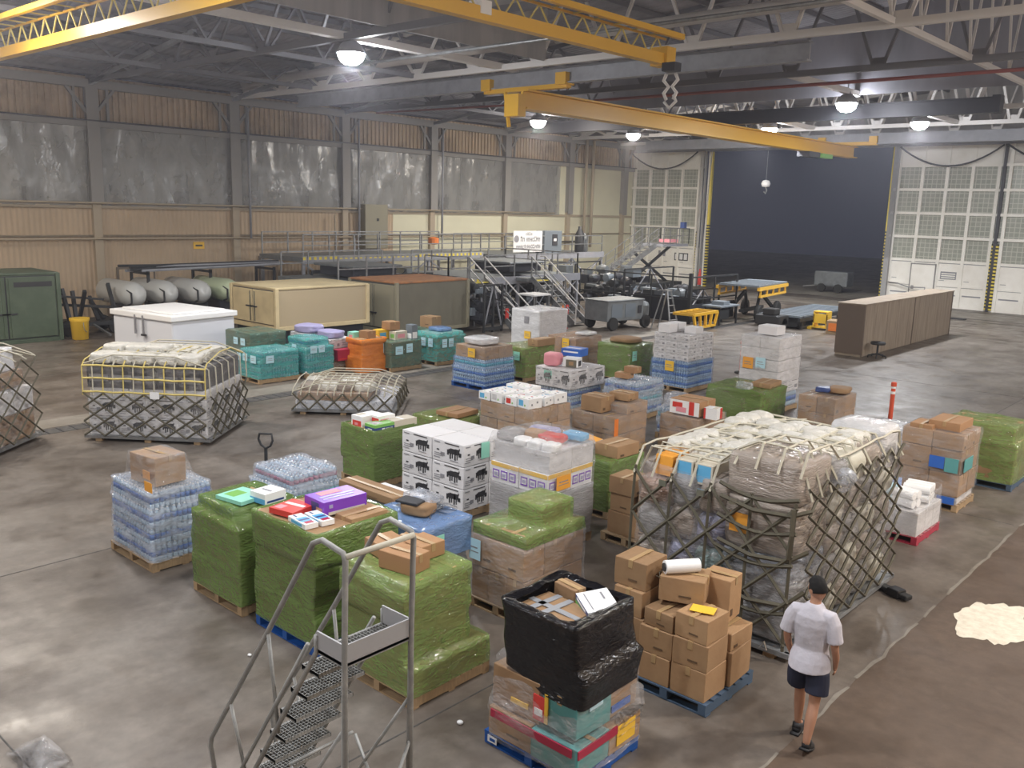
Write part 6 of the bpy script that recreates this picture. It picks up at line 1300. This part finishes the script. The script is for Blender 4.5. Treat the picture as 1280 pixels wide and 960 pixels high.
# ------------------------------------------------------------------ person
def person():
    bm=bmesh.new(); sk=bm.verts.layers.skin.new()
    V={}
    def v(n,co,r,root=False):
        x=bm.verts.new(co); x[sk].radius=(r,r) if not isinstance(r,tuple) else r; x[sk].use_root=root; V[n]=x; return x
    def e(*ns):
        for a,b in zip(ns,ns[1:]): bm.edges.new((V[a],V[b]))
    v('pel',(0,0,.93),(.15,.11),True); v('wai',(0,.01,1.07),(.135,.1)); v('che',(0,.0,1.25),(.155,.11)); v('upc',(0,-.01,1.38),(.13,.09)); v('nek',(0,.0,1.47),.055); v('nk2',(0,.02,1.54),.052); v('hd',(0,.03,1.6),.06)
    e('pel','wai','che','upc','nek','nk2','hd')
    for s,n in ((-1,'l'),(1,'r')):
        v(n+'sh',(s*.17,-.01,1.4),.06); v(n+'ua',(s*.215,-.03,1.25),.05); v(n+'el',(s*.235,-.02,1.1),.041); v(n+'fa',(s*.235,.06,.97),.036); v(n+'wr',(s*.22,.12,.86),.026); v(n+'pm',(s*.215,.145,.80),(.04,.018)); 
        e('upc',n+'sh',n+'ua',n+'el',n+'fa',n+'wr',n+'pm')
    # left leg forward, right leg trailing on the ball of the foot
    v('lth',(-.095,.03,.8),.085); v('lkn',(-.1,.13,.5),.056); v('lca',(-.1,.14,.36),.058); v('lan',(-.1,.16,.1),.036); v('lto',(-.1,.28,.045),.035)
    v('rth',(.095,-.02,.8),.085); v('rkn',(.1,-.05,.49),.056); v('rca',(.1,-.12,.35),.06); v('ran',(.1,-.2,.12),.036); v('rto',(.1,-.09,.045),.035)
    e('pel','lth','lkn','lca','lan','lto'); e('pel','rth','rkn','rca','ran','rto')
    me=bpy.data.meshes.new('body'); bm.to_mesh(me); bm.free()
    o=bpy.data.objects.new('tmp',me); COL.objects.link(o)
    m=o.modifiers.new('s','SKIN'); m.use_smooth_shade=True; ss=o.modifiers.new('u','SUBSURF'); ss.levels=2
    bpy.context.view_layer.update(); dg=bpy.context.evaluated_depsgraph_get(); body=bpy.data.meshes.new_from_object(o.evaluated_get(dg))
    bpy.data.objects.remove(o)
    bm=bmesh.new(); bm.from_mesh(body)
    # head with a face, turned to the left
    hb=bmesh.new(); bmesh.ops.create_uvsphere(hb,u_segments=32,v_segments=24,radius=1)
    for x in hb.verts:
        c=x.co; w=1-.22*max(0,-c.z)**1.2
        X,Yy,Z=c.x*.076*w,c.y*.096*(1-.1*max(0,-c.z)),c.z*.118
        if c.y>.75 and abs(c.x)<.2 and -.35<c.z<.05: Yy+=.02*(1-abs(c.x)/.2)*(1-abs(c.z+.2)/.28 if abs(c.z+.2)<.28 else 0)
        if c.y>.7 and abs(abs(c.x)-.35)<.18 and abs(c.z-.08)<.12: Yy-=.008
        if c.y>.6 and abs(c.x)<.3 and abs(c.z+.52)<.06: Yy+=.005
        if c.y>.3 and c.z<-.75: Yy+=.012
        x.co=Vector((X,Yy,Z))
    for s in (-1,1):
        r=bmesh.ops.create_uvsphere(hb,u_segments=12,v_segments=8,radius=.5)
        for x in r['verts']: x.co=Vector((s*.076+x.co.x*.02,x.co.y*.045-.005,x.co.z*.07-.005))
    rot=Matrix.Rotation(R(60),4,'Z')@Matrix.Rotation(R(-12),4,'X')
    for x in hb.verts: x.co=(Matrix.Translation((0,.035,1.635))@rot@x.co.to_4d()).to_3d()
    hm=bpy.data.meshes.new('h'); hb.to_mesh(hm); hb.free(); bm.from_mesh(hm)
    # fingers
    for s in (-1,1):
        base=Vector((s*.213,.155,.775)); 
        for k in range(5):
            if k<4:
                off=Vector((0,(-.027+k*.018),0)); L=(.05,.056,.052,.04)[k]; p0=base+off+Vector((0,.005,.012)); p1=p0+Vector((-s*.004,.008,-L*.5)); p2=p1+Vector((-s*.014,.006,-L*.45))
            else: p0=base+Vector((-s*.0,.03,.04)); p1=p0+Vector((-s*.012,.02,-.022)); p2=p1+Vector((-s*.008,.004,-.026))
            q=MB().tube([p0,p0.lerp(p1,.5),p1,p1.lerp(p2,.6),p2],.009,8,rs=[.009,.0095,.009,.0085,.006]); fm=q.mesh('f'); bm.from_mesh(fm)
    out=bpy.data.meshes.new('body'); bm.to_mesh(out); bm.free()
    t=thing('person','person in a white t-shirt and dark shorts walking away between the pallets','person')
    b=bpy.data.objects.new('body',out); COL.objects.link(b); b.parent=t; out.materials.clear(); out.materials.append(MT['skin'])
    out.polygons.foreach_set('material_index',[0]*len(out.polygons))
    rm=b.modifiers.new('r','REMESH'); rm.mode='VOXEL'; rm.voxel_size=.0055; rm.use_smooth_shade=True
    sm=b.modifiers.new('s','SMOOTH'); sm.iterations=3; sm.factor=.5
    # clothes: lofted rings that follow the body
    def rings(name,rs,m,n=28,wr=.012,capped=False):
        vs=[];fs=[]
        for i,(cx_,cy_,cz,rx,ry,tx,ty) in enumerate(rs):
            for k in range(n):
                a=2*math.pi*k/n; ww=1+wr*6*noise.noise(Vector((math.cos(a)*2.2,math.sin(a)*2.2,cz*7)))*.5
                x=rx*math.cos(a)*ww; y=ry*math.sin(a)*ww
                vs.append((cx_+x,cy_+y,cz+x*tx+y*ty))
        for i in range(len(rs)-1):
            for k in range(n): fs.append((i*n+k,i*n+(k+1)%n,(i+1)*n+(k+1)%n,(i+1)*n+k))
        K=len(rs); fs+= [list(reversed(range(n))),list(range((K-1)*n,K*n))]
        return vs,fs
    q=MB().use('shirt')
    vs,fs=rings('s',[(0,.005,.83,.205,.195,0,0),(0,.005,.93,.195,.17,0,0),(0,.01,1.05,.165,.125,0,0),(0,.0,1.18,.175,.13,0,0),(0,-.005,1.3,.19,.135,0,0),(0,-.01,1.385,.185,.12,0,0),(0,-.01,1.43,.14,.095,0,0),(0,.0,1.465,.105,.09,0,0),(0,.01,1.49,.082,.082,0,0),(0,.015,1.505,.066,.066,0,0)],'shirt'); q.add(vs,fs)
    for s in (-1,1):
        q.tube([(s*.1,-.01,1.4),(s*.165,-.012,1.395),(s*.2,-.02,1.33),(s*.222,-.03,1.24),(s*.238,-.03,1.165)],.08,14,'shirt',rs=[.07,.078,.078,.074,.076])
    sh=q.build('t_shirt',t,smooth=True); k=sh.modifiers.new('r','REMESH'); k.mode='VOXEL'; k.voxel_size=.008; k.use_smooth_shade=True; k2=sh.modifiers.new('s','SMOOTH'); k2.iterations=5
    q=MB().use('shorts')
    q.tube([(0,0,.98),(0,0,.9),(0,0,.8)],.15,20,'shorts',rs=[.12,.14,.15])
    for s,yy,y2 in ((-1,.05,.085),(1,-.03,-.05)):
        q.tube([(s*.08,0,.9),(s*.1,yy*.6,.8),(s*.108,yy,.7),(s*.11,y2,.6)],.1,18,'shorts',rs=[.08,.11,.112,.115])
    sh=q.build('shorts',t,smooth=True); k=sh.modifiers.new('r','REMESH'); k.mode='VOXEL'; k.voxel_size=.008; k.use_smooth_shade=True; k2=sh.modifiers.new('s','SMOOTH'); k2.iterations=4
    # hair
    bm=bmesh.new(); bmesh.ops.create_uvsphere(bm,u_segments=36,v_segments=26,radius=1)
    dl=[x for x in bm.verts if (x.co.z< -.25) or (x.co.y>.45 and x.co.z<.42) or (abs(x.co.x)>.75 and x.co.z<0 and x.co.y>-.1)]
    bmesh.ops.delete(bm,geom=dl,context='VERTS')
    for x in bm.verts:
        c=x.co.copy(); k=1+.05*noise.noise(c*5)+.04*noise.noise(c*14); x.co=Vector((c.x*.084*k,c.y*.106*k-.003,c.z*.128*k+.004)); x.co=(Matrix.Translation((0,.035,1.635))@rot@x.co.to_4d()).to_3d()
    hm=bpy.data.meshes.new('hair'); bm.to_mesh(hm); bm.free(); hm.materials.append(MT['hair']); hm.polygons.foreach_set('use_smooth',[True]*len(hm.polygons))
    h=bpy.data.objects.new('hair',hm); COL.objects.link(h); h.parent=t; so=h.modifiers.new('t','SOLIDIFY'); so.thickness=.012; so.offset=-1
    for s,(hx,hy,hz),tl in ((-1,(-.1,.155,0),0),(1,(.1,-.18,0),R(-22))):
        q=MB().tube([(0,-.055,.035),(0,-.02,.05),(0,.06,.045),(0,.13,.035),(0,.17,.03)],.045,14,'shoe',rs=[.036,.048,.05,.045,.025]).tube([(0,-.02,.05),(0,-.01,.11)],.045,14,'shoe').box(-.045,.045,-.09,.185,0,.022,'shoe')
        o=q.build('shoe',t,loc=(hx,hy,hz),smooth=True); o.rotation_euler.x=tl
        if tl: o.location.z=.045
    return t
pp=person(); pp.location=(-3.22,8.1,0); pp.rotation_euler.z=R(6)
# ------------------------------------------------------------------ small things on the floor
random.seed(8)
n=60; vs=[(-2.62,12.45,.009)]
for i in range(n):
    a=2*math.pi*i/n; r=1+.28*noise.noise(Vector((math.cos(a)*1.5,math.sin(a)*1.5,4)))+.16*noise.noise(Vector((math.cos(a)*4,math.sin(a)*4,1))); r+=.07*noise.noise(Vector((math.cos(a)*9,math.sin(a)*9,2))); vs.append((-2.6+.42*r*math.cos(a),12.5+.78*r*math.sin(a),.009))
sp=MB().add(vs,[(0,1+i,1+(i+1)%n) for i in range(n)],'spill').build('floor_patch'); tag(sp,'pale cream bare patch in the brown floor coating','floor patch')
def crumb(lab,x,y,s): bundle(lab,(x,y,0),(s,s*.8,s*.6),'pure_white',3,.3,cat='debris',name='foam_crumb',amp=.1,p=2)
p=G(575,905); crumb('small white crumb on the floor between the ladder pallet and the black-topped load',p.x,p.y,.07)
p=G(312,820); crumb('tiny white scrap on the floor left of the ladder',p.x,p.y,.05)
p=G(50,952); film(thing('crumpled_film','torn clear film lying on the floor at the bottom left','film',(p.x,p.y,0)),[(.02,-.3,.3,-.15,.15),(.06,-.25,.25,-.1,.12),(.09,-.1,.1,-.05,.05)],'film_clear',33,.06)
t=thing('strap_end','black rubber dolly handle lying beside the netted cargo','handle',(-4.0,12.5,0),R(-20)); MB().box(-.05,.42,-.07,.07,.02,.09,'rubber').box(.1,.3,-.09,.09,.0,.12,'black_plastic').build('grip',t,bevel=.02)
# ------------------------------------------------------------------ haze volume added to lift dark roof tones and glow near lamps
hz=MB().box(XW+.1,XR-.1,YB+.1,YD-.7,2.75,16.4).build('haze')
hm=bpy.data.materials.new('haze'); hm.use_nodes=True; nt=hm.node_tree; nt.nodes.clear()
o_=nt.nodes.new('ShaderNodeOutputMaterial'); v_=nt.nodes.new('ShaderNodeVolumeScatter'); v_.inputs['Color'].default_value=(.9,.9,1,1); v_.inputs['Density'].default_value=.0022; v_.inputs['Anisotropy'].default_value=.7
nt.links.new(v_.outputs[0],o_.inputs['Volume']); hz.data.materials.append(hm)
tag(hz,'thin added haze lifting the dark tones under the hangar roof','haze',kind='stuff')
